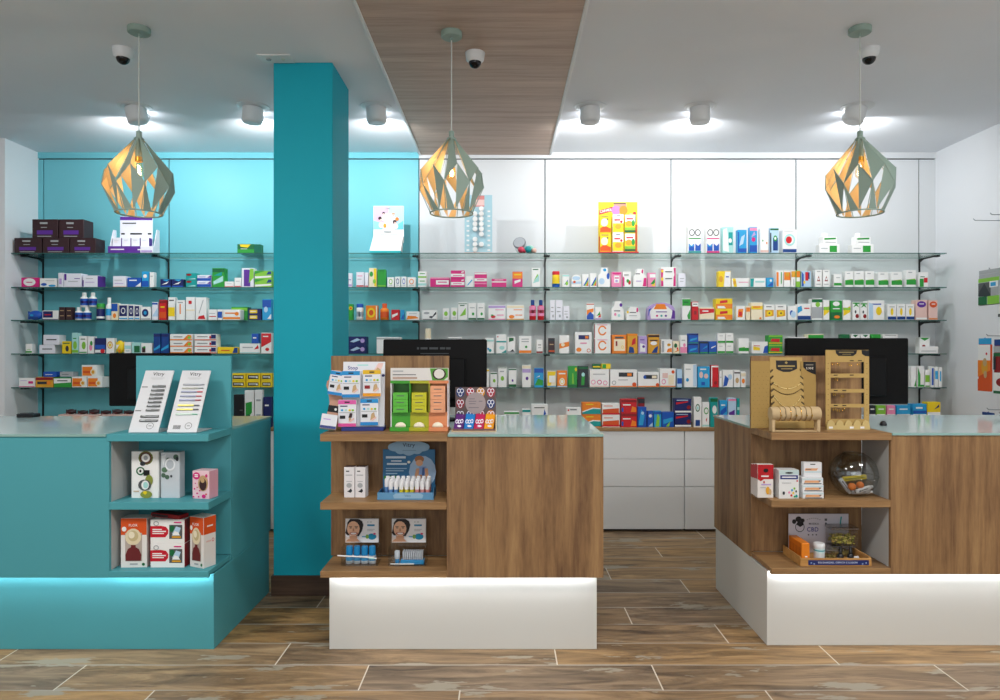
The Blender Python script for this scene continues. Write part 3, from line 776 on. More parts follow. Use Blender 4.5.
Pd(4, 94.4, 105.4, 338, 'n', 'b:w:6:24 e:r:74:16:22:14 b:b:30:56', 'navy carton with red fruit')
Pd(4, 105.9, 114, 338, 'w', 'o:a:50:55:36:24 e:y:50:55:16:12', 'white carton with sun print')
Pd(4, 114.5, 123.4, 340.4, 'y', 'p:w:0,40;60,96;0,96 e:o:60:30:20:16', 'yellow pouch', kind='F', d=.04)
Pd(4, 124, 131, 342, 'w', 'b:q:40:70 l:t:20:20:80', 'white carton with aqua band')
Pd(4, 131.4, 140.4, 342.4, 'q', 'r:G:30:10:96:70', 'aqua carton')
Pd(4, 140.8, 152, 343, 'w', 'r:d:8:10:40:60 e:g:30:60:12:10', 'white carton with brown print')
for i, (a, b_) in enumerate(((153.2, 160.4), (160.8, 168.6))):
    Pd(4, a, b_, 333.4, 'B', 'p:c:0,22;100,46;100,30;0,12 b:n:84:96', ['first', 'second'][i] + ' deep blue upright carton')
Pd(4, 169.8, 192.6, 334, 'w', 'b:o:4:22 p:o:60,20;96,30;96,80;80,90 e:l:86:46:7:22 l:X:16:52:56:10', 'white and orange carton', n=3)
Pd(4, 194.4, 216.6, 334, 'w', 'b:O:4:18 r:n:76:30:98:92 l:X:12:54:60:10 e:r:72:50:4:24', 'white, orange and navy carton', n=3)
Pd(4, 217.4, 237.8, 347, 'y', 'p:B:74,8;100,8;100,90;84,90 l:O:16:40:60:16', 'flat yellow and blue carton')
Pd(4, 239.4, 259.8, 343.4, 'w', 'p:r:72,40;96,50;92,86;80,60 l:x:14:56:66:10 b:q:4:12', 'white carton with red swirl', d=.09)
Pd(4, 251.4, 258.6, 333.6, 'b', 'l:w:20:50:70:14', 'small blue carton stacked on white', lift=.0905)
Pd(4, 261, 271.4, 332.7, 'w', 'p:r:0,30;100,56;100,97;0,97 l:w:16:80:70:5 e:r:60:20:20:8', 'red and white carton by the pillar')
# lowest shelf, teal bays
Pd(5, 18.6, 34.8, 378, 'w', 'b:m:4:12 l:m:60:40:90:26 l:V:10:70:50', 'white and pink carton')
Pd(5, 35.2, 53, 377, 'a', 'b:R:70:96 r:K:10:30:86:56 e:o:76:42:12:20', 'brown and orange carton', d=.09)
Pd(5, 53.4, 71, 377.6, 'g', 'p:w:0,40;100,50;100,92;0,92 l:X:20:62:80:12', 'white and green carton', d=.09)
for i, (a, b_) in enumerate(((71.4, 86.6), (87.2, 102.4))):
    Pd(5, a, b_, 376.7, 'w', 'p:o:4,8;66,8;70,86;4,86 p:O:10,30;56,30;56,50;10,50 e:e:74:40:18:26 e:a:74:40:10:16', ['first', 'second'][i] + ' orange and white carton', d=.1)
Pd(5, 81.4, 97.2, 365, 'w', 'p:o:4,8;66,8;70,86;4,86 p:O:10,30;56,30;56,50;10,50 e:e:74:40:18:26 e:a:74:40:10:16', 'stacked orange and white carton', lift=.0905, d=.1)
Pd(5, 43, 56.6, 371.6, 'b', 'l:w:16:40:70:10', 'blue carton lying on top', lift=.09, d=.08)
Pd(5, 59.4, 72.4, 371.8, 'x', 'l:X:16:40:70:10', 'grey carton lying on top', lift=.086, d=.08)
for i in range(2):
    for j, (a, b_) in enumerate(((231, 245.6), (246.2, 260.4), (261, 272))):
        Pd(5, a, b_, 380.6 - 7.4*i, 'y', 'r:K:10:22:88:74 l:w:18:44:74:12 e:w:76:46:7:14', f'{["lower", "upper"][i]} {["left", "middle", "right"][j]} yellow carton', lift=i)
# cabinet top seen beside the pillar, and behind the teal counter
Pd(6, 233.4, 243.8, 394.6, 'k', 'l:X:60:50:90:4', 'black upright carton')
Pd(6, 244.4, 254, 390.4, 'w', 'p:g:10,20;80,40;80,70;10,66 l:G:20:30:60', 'white and green carton')
Pd(6, 254.6, 262.4, 390, 'w', 'l:x:20:70:80 l:x:20:30:80', 'plain white upright carton')
Pd(6, 263, 271.4, 397, 'n', 'l:w:20:70:70', 'navy carton by the pillar')
Pd(6, 58, 100, 414.5, 'z', 'r:w:4:10:40:80 l:m:50:40:90:20', 'low pink and white tray carton')
Pd(6, 101, 136, 414.5, 'z', 'r:w:6:10:44:80 p:y:36,4;60,4;60,56;48,92;36,56 e:c:80:40:10:30', 'low pink carton with yellow house print')
for j in range(6): Pd(6, 64 + j*11.6, 74.6 + j*11.6, 409.4 + (j % 2), 'd', 'l:R:10:30:80:14', f'{["first", "second", "third", "fourth", "fifth", "sixth"][j]} brown snack pouch', kind='F', d=.05, lift=.0765)
# narrow teal bay right of the pillar
Pd(2, 347.6, 352, 273, 'u', 'b:V:6:20 l:b:10:50:80', 'white carton half hidden by the pillar')
Pd(2, 356, 364, 272, 'u', 'b:r:3:12 l:p:16:72:80 l:x:16:50:70', 'white carton with red foot')
Pd(2, 364.4, 368.4, 272.4, 'u', 'b:r:3:10', 'slim white carton with red foot')
Pd(2, 368.8, 376.8, 267.9, 'e', 'p:y:70,4;98,4;98,97;60,97 e:g:30:68:24:14 e:l:70:30:20:12', 'tall cream and green carton')
Pd(2, 377.2, 386, 269.4, 'g', 'b:l:4:10 l:G:20:90:80:4', 'plain bright green carton')
for i, (a, b_, c) in enumerate(((387.2, 394.2, 'l'), (394.7, 400.4, 'B'), (400.9, 406.6, 'b'), (407.2, 415.8, 'o'))):
    Pd(2, a, b_, 277.2 - .6*(i in (1, 2)), 'w', f'o:{c}:50:56:28:28 l:x:20:16:80', f'white cube carton with {["lime", "navy", "blue", "orange"][i]} ring')
Pd(3, 348, 353, 304, 'g', 'e:y:56:74:40:12 e:r:56:74:20:6', 'green carton half hidden by the pillar')
Pd(3, 355.4, 363, 303.7, 'w', 'b:w:10:60 b:h:20:50', 'white bottle with blue cap', kind='J', cap='b')
Pd(3, 365.6, 377.6, 305.4, 'o', 'e:y:46:50:34:34 e:O:46:50:20:20 r:e:88:4:98:96', 'orange carton with yellow sun')
Pd(3, 379.2, 388.4, 303.3, 'o', 'b:O:16:50', 'orange bottle', kind='B', cap='O')
Pd(3, 391, 399.6, 309.6, 'r', 'p:w:10,20;80,50;80,70;10,50', 'red half of a pair')
Pd(3, 400, 404.4, 309.8, 'c', 'p:b:10,10;90,60;90,10', 'blue half of a pair')
Pd(3, 406.2, 419.4, 311.4, 'w', 'p:o:0,6;100,20;70,46;10,50 l:x:20:72:80', 'white carton with orange wave')
Pd(4, 348, 366.4, 336.4, 'n', 'p:h:10,40;50,80;70,60;30,30 e:V:80:50:12:26', 'navy and sky blue carton', n=2, d=.1)
Pd(4, 376.4, 400.8, 337, 'w', 'b:x:86:94', 'plain white carton behind the monitor')
# second shelf, white bays
Pd(2, 417.8, 426.8, 271.5, 'w', 'b:q:10:24 b:l:60:70 l:g:20:36:80 l:g:20:84:80', 'white carton with pale green bands')
Pd(2, 430, 449.8, 277.4, 'm', 'r:w:30:26:96:72 l:m:40:46:86:10 b:p:86:98', 'wide pink and white carton')
Pd(2, 450.6, 464.8, 270.4, 'm', 'b:w:24:60 l:m:16:36:80:8 p:w:76,70;96,80;96,92;80,88', 'pink and white carton', n=2)
Pd(2, 466, 473.4, 276, 'w', 'p:c:16,10;90,60;80,70;20,26', 'white carton with blue feather')
Pd(2, 474.2, 487, 272.5, 'm', 'b:w:40:60 l:m:20:48:80:5 b:w:88:97 b:p:20:28', 'magenta and white square carton')
Pd(2, 491.4, 506.6, 278.8, 'm', 'b:w:56:70 l:w:20:84:80:6', 'low magenta carton')
Pd(2, 512.2, 522.8, 271.5, 'm', 'b:o:54:97 p:w:20,20;80,36;80,50;20,40 l:y:16:76:84:8', 'orange over magenta carton')
Pd(2, 531.6, 540.2, 268, 'w', 'p:q:10,20;90,70;90,30 p:l:20,30;70,70;76,60 l:G:12:90:80', 'white carton with green leaf sketch')
Pd(2, 552.2, 560.2, 271, 'y', 'b:b:0:22 b:y:22:60 b:c:14:22', 'yellow and blue bottle with red cap', kind='J', cap='r')
Pd(2, 562, 569.4, 274.6, 'w', 'p:b:30,20;80,60;80,26 e:l:66:30:20:16 b:q:86:97', 'white carton with blue-green triangle')
Pd(2, 571.2, 581.4, 274.4, 'w', 'e:h:50:70:40:16 b:h:26:44 e:O:30:40:14:10', 'rounded white and blue pack', kind='D')
for i, (a, b_) in enumerate(((582, 588.8), (589.8, 596.8))):
    Pd(2, a, b_, 274 - .8*i, 'w', 'p:b:16,10;96,80;96,10 p:l:36,10;96,60;96,10 p:o:60,10;96,44;96,10 p:r:78,10;96,30;96,10', ['first', 'second'][i] + ' white carton with rainbow corner')
Pd(2, 598, 610.2, 267.6, 'w', 'e:b:84:56:12:16 e:c:56:88:14:8 e:h:30:30:24:16', 'stepped white pack with blue spots', kind='H')
Pd(2, 611.4, 621.8, 271.8, 'p', 'r:m:8:84:94:95 r:w:26:28:78:76 l:m:32:56:72:8 e:V:50:40:14:8', 'bright pink carton with white window')
Pd(2, 622.6, 631.4, 271.6, 'w', 'p:m:0,5;20,5;20,60;0,70 e:r:80:30:16:14 e:g:60:40:16:12 l:X:16:76:70', 'white carton with magenta edge')
Pd(2, 633.2, 646.8, 268.8, 'w', 'p:m:70,4;98,4;98,50;80,50 p:m:60,80;72,72;74,96;64,96 l:X:16:70:50:5 l:V:20:30:60:5', 'stepped white and magenta pack', kind='H')
Pd(2, 647.6, 656, 272.6, 'p', 'p:g:30,20;90,60;90,20 p:y:40,8;90,30;90,8 r:w:24:66:96:90', 'pink carton with green and yellow corner')
Pd(2, 660.8, 676.2, 267, 'w', 'p:m:82,4;98,4;98,96;84,96;90,60;84,50 p:m:0,4;16,4;12,50;16,90;0,90 e:y:8:40:8:9 e:y:8:80:8:7 l:X:28:40:74:5 l:X:28:74:74:5', 'large white and magenta pack')
Pd(2, 678.2, 685.8, 273.4, 'u', 'l:x:20:60:80 l:x:20:40:70', 'small plain white carton')
Pd(2, 718.4, 731, 271, 'y', 'p:w:42,2;98,2;98,97;54,97 l:b:60:60:84:8 e:a:20:50:16:20', 'yellow and white curved carton', d=.06)
Pd(2, 731.6, 749.2, 278, 'w', 'p:y:12,4;30,4;22,96;4,96 e:a:16:50:7:24 l:p:40:50:96:8', 'flat white carton with yellow sash')
Pd(2, 749.8, 766, 278, 'w', 'p:t:2,4;22,4;26,96;2,96 l:q:34:50:92:20', 'flat white carton with teal sash')
Pd(2, 766.4, 773.8, 277.6, 'c', 'p:b:10,10;90,60;90,10 e:w:60:70:16:14', 'small bright blue carton')
for i, (a, b_) in enumerate(((776, 783.4), (784, 790.8), (791.2, 795.8), (796.2, 800.4))):
    Pd(2, a, b_, 270.4, ['w', 'w', 'w', 'l'][i], ['r:o:4:4:34:90 l:g:66:20:80:70', 'b:o:42:90 e:a:50:76:30:14', 'b:a:60:96 l:x:50:10:66:40', 'b:o:60:96 b:w:34:58'][i],
       ['white carton with orange side stripe', 'white carton with orange upper half', 'slim white carton with amber top', 'slim carton, green foot, orange top'][i])
Pd(2, 801.2, 811.4, 271, 'h', 'r:r:40:40:72:94 p:b:4,5;24,5;24,80;4,95 e:y:30:30:12:10 r:n:70:50:84:92', 'pale blue carton with red block')
for i, (a, b_) in enumerate(((815, 822.2), (822.7, 830))):
    Pd(2, a, b_, 269.8, 'w', 'p:R:26,34;74,34;50,66 e:w:50:46:12:6 l:x:16:14:84 l:x:24:88:76', ['first', 'second'][i] + ' white carton with crimson triangle')
Pd(2, 833.8, 842, 274, 'w', 'b:g:12:32 l:x:30:70:80', 'short green-banded white carton')
for i, (a, b_) in enumerate(((845, 853.8), (854.4, 864.2), (865.4, 874.6), (878.2, 888.6), (891.2, 902.4), (906.2, 916.4))):
    Pd(2, a, b_, 271.2 + (i > 2)*.8 - (i == 5)*2, 'w', 'b:g:14:44 l:x:20:84:60 p:l:10,44;90,44;90,50', ['first', 'second', 'third', 'fourth', 'fifth', 'sixth'][i] + ' tall green-banded white carton')
Pd(2, 919.2, 928.4, 272, 'w', 'r:g:4:2:50:56 r:r:52:30:94:62 b:w:62:97 l:G:10:66:60', 'white pack with green and red blocks')
# third shelf, white bays
Pd(3, 422, 437, 310, 'w', 'p:K:60,10;96,60;96,86;80,60 e:x:30:70:20:12 r:X:4:4:98:10 e:K:60:30:12:10', 'white carton with black splashes')
Pd(3, 442.6, 449.2, 308.2, 'w', 'e:l:50:54:30:20 l:x:20:14:80', 'first small white carton, green mark')
Pd(3, 451, 457.6, 307.6, 'w', 'e:l:50:54:30:20 l:x:20:14:80', 'second small white carton, green mark')
Pd(3, 458, 467.4, 302.3, 'w', 'p:l:16,20;84,70;84,30 b:G:90:94 l:G:20:80:70', 'tall white carton with green leaf')
for i, (a, b_) in enumerate(((468.2, 476.4), (477, 484.8))):
    Pd(3, a, b_, 303, 'w', 'b:G:2:12 e:g:60:36:16:9 l:x:20:70:80', ['first', 'second'][i] + ' white carton with dark green foot')
Pd(3, 488.2, 505.6, 305, 'w', 'b:V:80:96 l:p:40:66:90:5 e:r:28:22:14:10 e:g:22:32:8:5 b:p:2:8 l:p:50:30:90:6', 'white and pink carton with cherry')
Pd(3, 506.6, 524.2, 305, 'w', 'b:e:80:96 l:o:40:66:90:5 e:o:28:22:16:12 b:a:2:8 l:o:50:30:90:6', 'white and yellow carton with orange')
for i, (a, b_) in enumerate(((529.2, 536.4), (537.4, 544.6))):
    Pd(3, a, b_, 299.8, 'r', 'b:p:20:70 b:r:34:50', ['first', 'second'][i] + ' pink-red bottle with blue cap', kind='B', cap='B')
for i, (a, b_, y) in enumerate(((550, 555.2, 300), (555.6, 562.8, 300), (563, 569.8, 306))):
    Pd(3, a, b_, y, 'u', 'l:x:20:60:70 l:x:16:40:70 e:x:60:20:16:8', ['first', 'second', 'shorter third'][i] + ' white carton with grey sketch')
Pd(3, 586.2, 594.2, 303.2, 'w', 'p:o:6,30;94,50;94,70;6,60 p:b:4,3;96,3;96,30;50,50;4,26 b:O:92:97', 'white, orange and blue carton')
Pd(3, 595, 601.6, 307.2, 'w', 'p:g:20,30;80,70;80,40 p:r:40,20;90,50;90,20 b:V:3:14', 'white carton with rainbow fan')
Pd(3, 611.4, 624, 301.2, 'w', 'e:v:76:80:12:10 l:X:20:46:70:5 e:p:30:30:10:8 e:q:60:24:10:8', 'stepped white pack with violet spot', kind='H')
Pd(3, 626.2, 640.4, 306.8, 'w', 'p:m:72,60;84,60;84,92;74,92 l:X:24:54:70:6 e:y:10:60:8:10 l:x:20:30:76', 'low stepped white pack', kind='H')
Pd(3, 647.4, 675.4, 302.6, 'V', 'p:w:12,8;84,8;92,50;70,80;26,80;8,50 p:o:22,62;70,62;62,92;32,92 p:v:86,8;99,8;99,50;90,60 l:v:30:44:70:5 e:m:34:24:4:6 e:t:50:24:4:6 e:v:66:24:4:6 p:b:2,20;8,50;14,70;4,60', 'wide domed lilac pack', kind='D')
Pd(3, 682, 690.8, 298.4, 'w', 'b:g:66:97 p:g:70,4;96,4;96,50;60,20 l:G:20:80:70', 'white and green upright carton')
Pd(3, 691.8, 698.6, 301.6, 'r', 'b:w:74:96 l:k:16:84:84 l:R:30:30:70:20', 'red carton with white top')
Pd(3, 699.2, 714.6, 307.4, 'e', 'p:r:2,46;98,60;98,90;2,90 l:w:20:66:60:10 b:x:2:8', 'red over cream carton')
Pd(3, 715.8, 732.8, 298.4, 'y', 'b:o:6:50 p:r:24,54;70,62;70,86;24,80 p:w:10,8;60,8;50,30;10,30', 'orange and yellow carton', n=2)
Pd(3, 736.2, 745.4, 306, 'w', 'p:o:14,20;70,20;80,80;24,80 p:r:30,30;66,30;66,60;30,60', 'white carton with orange figure')
Pd(3, 746, 750.6, 306, 'e', 'b:o:60:90', 'slim cream carton with orange band')
Pd(3, 751, 763, 302.4, 'e', 'b:y:60:80 l:o:16:70:80:8 e:o:80:10:10:6', 'cream carton with yellow band')
for i, (a, b_) in enumerate(((763.8, 775), (775.4, 786.6))):
    Pd(3, a, b_, 304.6, 'w', 'p:a:10,18;90,26;90,66;10,66 e:y:50:44:26:18 e:d:50:44:8:6 l:X:20:84:70', ['first', 'second'][i] + ' white carton with yellow fruit')
Pd(3, 788, 797, 306, 'w', 'e:b:40:50:22:20 e:h:60:40:30:24', 'white carton with blue crystal')
Pd(3, 797.4, 811, 304, 'w', 'b:B:2:26 p:c:0,40;36,60;30,90;0,80 l:r:50:70:90:7', 'white carton with navy foot')
Pd(3, 811.6, 822.8, 298.4, 'w', 'b:G:82:97 b:x:8:60 e:l:56:72:22:12', 'white carton with dark green lid')
Pd(3, 823.2, 829.8, 300, 'w', 'p:y:6,20;94,40;94,70;6,50 b:l:50:66', 'first white and yellow-green carton')
Pd(3, 830.4, 842.4, 300.6, 'g', 'b:G:4:40 e:w:50:84:30:12 l:w:20:56:80:5 e:o:56:16:26:8', 'green carton with white tree')
Pd(3, 842.8, 851, 300, 'w', 'p:y:6,20;94,40;94,70;6,50 b:l:50:62', 'second white and yellow-green carton')
for i, (a, b_) in enumerate(((852.6, 860), (860.4, 867.6))):
    Pd(3, a, b_, 302 + i*.6, 'w', 'p:g:6,70;50,96;94,70;50,80 e:R:64:22:26:12 e:K:40:46:12:9 b:g:90:97', ['first', 'second'][i] + ' white carton with red berries')
Pd(3, 868, 884.6, 300.4, 'w', 'e:y:66:46:18:22 l:b:20:78:80:6 p:h:4,4;30,4;30,80;4,90', 'white carton with yellow sun')
for i, (a, b_) in enumerate(((887.6, 896.6), (897, 905.8), (906.2, 914.8))):
    Pd(3, a, b_, 304, 'w', 'b:B:3:22 e:y:50:52:16:24 l:x:20:80:80', ['first', 'second', 'third'][i] + ' white and navy carton, yellow flower')
Pd(3, 915.8, 927.6, 299.8, 'z', 'e:v:50:78:40:16 l:w:30:78:70:4 b:w:3:12', 'blush carton with purple badge')
Pd(3, 928.8, 938, 300, 'z', 'e:O:50:78:44:16 l:w:30:78:70:4 b:o:3:9', 'blush carton with orange badge')
# fourth shelf, white bays
Pd(4, 424.6, 431, 328.5, 'e', 'b:y:10:40 b:w:50:60', 'cream bottle with yellow foot', kind='J', cap='e')
Pd(4, 448, 462, 337, 'w', 'b:x:84:94', 'white carton peeping over the monitor')
Pd(4, 484.4, 494, 338, 'w', 'e:t:60:20:16:10 e:c:40:30:12:8 b:q:78:90', 'white carton with teal dots')
Pd(4, 496, 506.6, 334.4, 'w', 'b:t:58:66 e:q:56:30:26:10 p:t:50,3;98,3;98,20 e:r:16:88:6:4', 'tall white and teal carton')
Pd(4, 507.2, 515.4, 337, 'w', 'p:G:20,70;80,78;80,96;20,96 b:x:3:14 p:K:30,12;90,12;70,26', 'white carton with green sprig')
Pd(4, 518.8, 531.6, 336, 'w', 'b:o:3:18 e:g:58:38:10:7 l:x:20:80:80 l:x:20:66:80', 'white carton with orange foot')
Pd(4, 536.2, 543, 339.7, 'w', 'b:R:3:16 l:X:24:60:76 l:x:24:40:76', 'small white carton with maroon foot')
Pd(4, 548.2, 555, 338, 'd', 'b:O:12:20 b:K:80:96 l:s:20:56:80:6', 'dark brown carton')
Pd(4, 559.2, 569.4, 335.2, 'w', 'p:o:0,26;100,40;100,66;0,54 e:e:36:48:20:10', 'white carton with orange sash')
Pd(4, 575, 592, 332, 'w', 'r:n:20:66:84:86 r:o:60:70:80:82 e:o:22:18:16:10 o:O:82:14:12:9 l:p:30:46:70', 'white carton with navy label plate')
Pd(4, 594, 611, 323.6, 'w', 'o:o:50:54:26:34 r:R:0:3:5:97 l:p:20:90:80:4 r:w:58:44:80:64', 'white carton with orange ring', n=2, d=.1)
Pd(4, 612, 626.8, 334.7, 'o', 'r:e:12:14:90:76 r:X:20:80:80:90 l:R:24:40:36:26 o:y:72:34:10:9', 'orange carton with cream window')
Pd(4, 627.2, 637.8, 333.5, 'a', 'p:B:10,3;70,3;60,30;20,36 p:r:40,40;80,50;80,80;50,70 b:o:90:97', 'amber carton with blue drop')
Pd(4, 638.2, 647.4, 336, 'V', 'p:w:20,10;80,10;80,50;20,60 l:v:20:76:70:5 e:v:60:40:16:8', 'lilac carton')
Pd(4, 648, 659.6, 334.4, 'a', 'b:d:86:97 e:w:50:54:30:10 p:B:30,3;80,3;90,40;60,30 l:d:16:66:84:6', 'gold carton with blue splash')
Pd(4, 661, 672.6, 339.4, 'w', 'p:o:50,10;96,10;96,40;60,34 e:a:70:62:16:10 r:x:6:10:26:90', 'white carton with amber art')
Pd(4, 673, 679.6, 341, 'e', 'e:G:40:64:26:18 p:o:10,8;90,20;90,36 e:r:70:40:14:10', 'cream carton with green fruit')
Pd(4, 680, 687.4, 335.2, 'w', 'b:p:4:36 e:p:60:46:20:10 l:x:20:70:70', 'white and pink upright carton')
Pd(4, 688.2, 698.6, 333.4, 'b', 'b:n:84:97 p:c:10,20;80,40;90,60;20,44 b:g:2:10', 'blue carton', n=2)
Pd(4, 699.8, 708.2, 341, 'b', 'b:K:80:97 b:g:3:12 p:c:20,30;90,50;90,66', 'blue carton with black top')
Pd(4, 708.6, 717, 341.2, 'b', 'b:g:3:12 p:w:30,40;90,60;90,66;30,50', 'blue carton with green foot')
for i, (a, b_) in enumerate(((717.4, 725.4), (725.8, 733.8))):
    Pd(4, a, b_, 333, 'w', 'b:g:4:24 l:x:20:70:70', ['left', 'right'][i] + ' green-footed white carton', n=2)
Pd(4, 738.4, 749.2, 338.4, 'w', 'b:g:16:38 p:l:10,38;60,44;60,38', 'single white carton with green band')
Pd(4, 751.8, 768, 341.6, 'w', 'p:b:70,4;100,4;100,70;80,60 p:y:8,30;50,26;50,50;8,60 l:r:10:62:50:6', 'white carton with blue corner')
Pd(4, 768.6, 783, 335, 'g', 'p:r:12,30;76,22;80,60;20,60 b:l:80:96 b:y:8:18', 'green and red carton', n=2)
for i, (a, b_) in enumerate(((790, 806), (808, 824))):
    Pd(4, a, b_, 337 - 3*i, ['w', 'e'][i], ['b:x:80:90', 'b:g:76:96 b:y:56:70'][i], ['white carton showing above the monitor', 'yellow-green carton showing above the monitor'][i])
for i, (a, b_) in enumerate(((841, 850), (851, 860), (861, 870), (871, 881), (883, 898))):
    Pd(4, a, b_, 334.2, ['G', 'w', 'w', 'g', 'w'][i], ['b:g:60:70', 'p:G:16,97;50,84;84,97', 'p:G:16,97;50,84;84,97', 'b:l:70:80', 'l:x:10:92:90'][i],
       ['dark green carton behind the monitor', 'first white carton with green tip', 'second white carton with green tip', 'mid green carton behind the monitor', 'white carton behind monitor corner'][i])
Pd(4, 919.4, 930, 337.2, 'w', 'p:g:0,97;50,78;100,97 e:R:40:46:16:8 e:K:66:36:12:7 b:x:4:12', 'white carton with green corners', dy=.06)
Pd(4, 919.2, 938.6, 346.4, 'w', 'l:x:10:30:90:10', 'low white tray', dy=0, d=.055, name='display_tray', cat='tray')
# lowest shelf, white bays
Pd(5, 486.4, 489.4, 369, 'w', 'b:y:88:97', 'narrow white carton beside the monitor')
Pd(5, 490.2, 497.4, 372.4, 'w', 'b:G:90:97 e:l:56:44:20:12', 'short white carton with green top')
Pd(5, 498, 506.8, 367, 'w', 'b:G:95:98 e:l:50:44:20:12 l:x:20:76:70', 'tall white carton with lime mark')
Pd(5, 508.6, 516.6, 368.5, 'w', 'b:G:2:16 b:G:92:98 e:v:50:36:12:7', 'white carton with dark green foot')
Pd(5, 522, 531, 365, 'w', 'b:V:66:82 b:e:86:97 e:v:56:40:16:8', 'white and lilac carton')
Pd(5, 534, 543.8, 368, 'c', 'p:g:6,10;94,10;94,36;40,46 b:b:76:97 p:w:20,50;60,62;60,56', 'blue and green carton')
Pd(5, 547, 556.2, 371, 'e', 'p:y:4,4;30,4;98,90;98,97;4,97 r:w:20:30:86:72 b:c:3:9', 'cream and yellow carton')
Pd(5, 557, 567.2, 370.5, 'o', 'e:w:50:34:28:22 o:y:50:34:20:16 l:w:16:78:84:8 b:h:2:8', 'orange carton with white disc')
Pd(5, 568, 577.4, 366, 'g', 'e:y:86:84:12:9 p:l:40,16;66,16;56,66;46,66 b:G:2:12', 'green carton with pale figure')
Pd(5, 577.8, 588.6, 366, 'K', 'p:g:30,10;60,10;66,60;40,70 e:q:50:60:16:10 b:G:86:97', 'black and green carton')
Pd(5, 589.6, 609.4, 369, 'w', 'o:p:18:28:12:13 o:m:50:28:12:13 o:p:80:24:12:13 l:x:16:70:80:4 b:z:3:8', 'white carton with pink rings', d=.08)
Pd(5, 592.6, 600.8, 364, 'G', 'b:y:30:60', 'dark green flat carton lying on top', lift=.1235, d=.06)
Pd(5, 601.2, 611, 363.6, 'y', 'p:g:10,10;50,10;50,90;10,90', 'yellow and green flat carton on top', lift=.1235, d=.06)
Pd(5, 610, 637.2, 369.6, 'w', 'r:K:32:60:86:84 r:o:64:64:80:80 b:o:2:8 e:O:90:16:8:12 l:x:30:40:66:4 o:x:14:26:8:12', 'wide white carton with black label', d=.09)
Pd(5, 637.8, 659.4, 372.2, 'w', 'r:K:30:56:92:82 r:e:66:60:88:78 e:b:32:68:7:12 b:o:2:9 e:O:92:16:8:12', 'lower white carton with black label', d=.09)
Pd(5, 659.8, 675.8, 368.5, 'w', 'b:o:2:8 e:O:84:82:10:9 r:z:16:50:50:76 o:p:24:30:14:14 r:e:54:14:90:66', 'white carton with peach art', d=.09)
Pd(5, 677, 682.4, 369, 'h', 'b:b:20:50', 'small pale blue carton')
Pd(5, 684.2, 697.2, 364, 'w', 'r:h:70:4:98:97 e:c:24:32:12:8 l:x:10:76:50:4', 'white carton with pale blue side')
Pd(5, 697.6, 710, 366.5, 'c', 'e:z:28:60:16:16 e:z:70:54:18:12 l:w:20:84:70:6 r:b:30:10:60:26', 'sky blue carton with round pictures')
Pd(5, 711, 718.8, 365, 'r', 'b:w:90:97 r:w:-0:4:14:90 e:R:60:20:20:8', 'red and white carton')
Pd(5, 719.2, 722.2, 371, 'w', 'l:x:20:60:80', 'thin white carton beside the red one')
Pd(5, 722.6, 733.4, 370, 'w', 'p:b:4,4;40,10;60,50;20,70 e:h:70:60:20:16', 'white carton with blue brush stroke')
Pd(5, 734, 740.4, 370, 'w', 'b:d:80:88 e:s:50:40:30:16', 'white carton with brown band')
Pd(5, 740.8, 746, 371.6, 'w', 'e:o:50:40:32:16 b:e:70:90', 'white carton with orange spot')
Pd(5, 911, 916.6, 366, 'w', 'p:g:60,4;96,4;96,40', 'first white carton right of monitor')
Pd(5, 917.6, 924.6, 366, 'w', 'p:g:4,4;40,4;40,60;4,96 b:g:3:12', 'white carton with green left edge')
Pd(5, 925, 930, 369.8, 'w', 'b:l:30:70 b:g:3:10', 'small white and lime carton')
for i, (a, b_) in enumerate(((931, 934.6), (935, 938.4), (938.8, 942.6))):
    Pd(5, a, b_, 366.4 + .4*i, 'w', ['r:b:20:10:80:92', 'b:c:40:80', 'l:c:30:30:70:50'][i], ['blue-striped slim carton', 'slim white carton, blue band', 'slim white carton, blue lettering'][i])
# cabinet top, white bays
Pd(6, 504, 519.4, 411.7, 'w', 'b:g:86:97 l:l:20:50:80:10', 'low white carton with green top')
Pd(6, 522, 530.8, 409.2, 'w', 'b:t:84:97 l:t:20:50:80:10', 'small white carton with teal top')
Pd(6, 531.4, 548, 404.4, 'w', 'e:c:30:42:16:10 p:b:70,40;90,60;80,80 l:X:16:84:80:4', 'white carton with blue pattern')
Pd(6, 566.2, 581.4, 407.8, 'w', 'b:r:40:48 e:r:14:88:6:5 l:X:24:88:70:5 b:e:3:12', 'white carton with red line')
Pd(6, 582.2, 601, 402.4, 'o', 'p:t:0,6;100,6;100,46;60,50;0,20 p:w:0,20;60,50;100,46;100,54;56,58;0,28 l:y:20:80:60:8', 'orange and teal carton', n=2)
Pd(6, 602, 620, 403.4, 'w', 'p:O:4,10;96,20;96,60;4,50 b:r:6:20 l:O:10:76:60:6', 'white and vermilion carton', n=2)
Pd(6, 621, 637, 399.2, 'r', 'b:R:78:96 p:o:60,8;96,8;96,40;70,50 l:w:10:56:60:8 r:b:2:10:14:40', 'scarlet carton', n=2)
Pd(6, 638, 645, 397.6, 'R', 'b:K:80:96', 'dark red carton standing behind', dy=.1)
Pd(6, 637.4, 646.8, 407, 'b', 'p:c:10,10;60,10;80,60;40,90 e:h:56:70:16:8', 'blue carton with light swirl')
Pd(6, 647.4, 653.4, 411, 'b', 'e:w:50:70:30:10 p:h:10,4;90,30;90,4', 'small blue carton')
Pd(6, 653.8, 661.6, 411, 'c', 'p:l:20,4;70,4;80,60;50,90 b:b:80:97', 'blue and lime carton')
Pd(6, 662, 674.2, 412.2, 'b', 'p:c:10,20;90,40;90,66;10,50 p:l:30,4;60,4;70,40', 'wide blue and green carton')
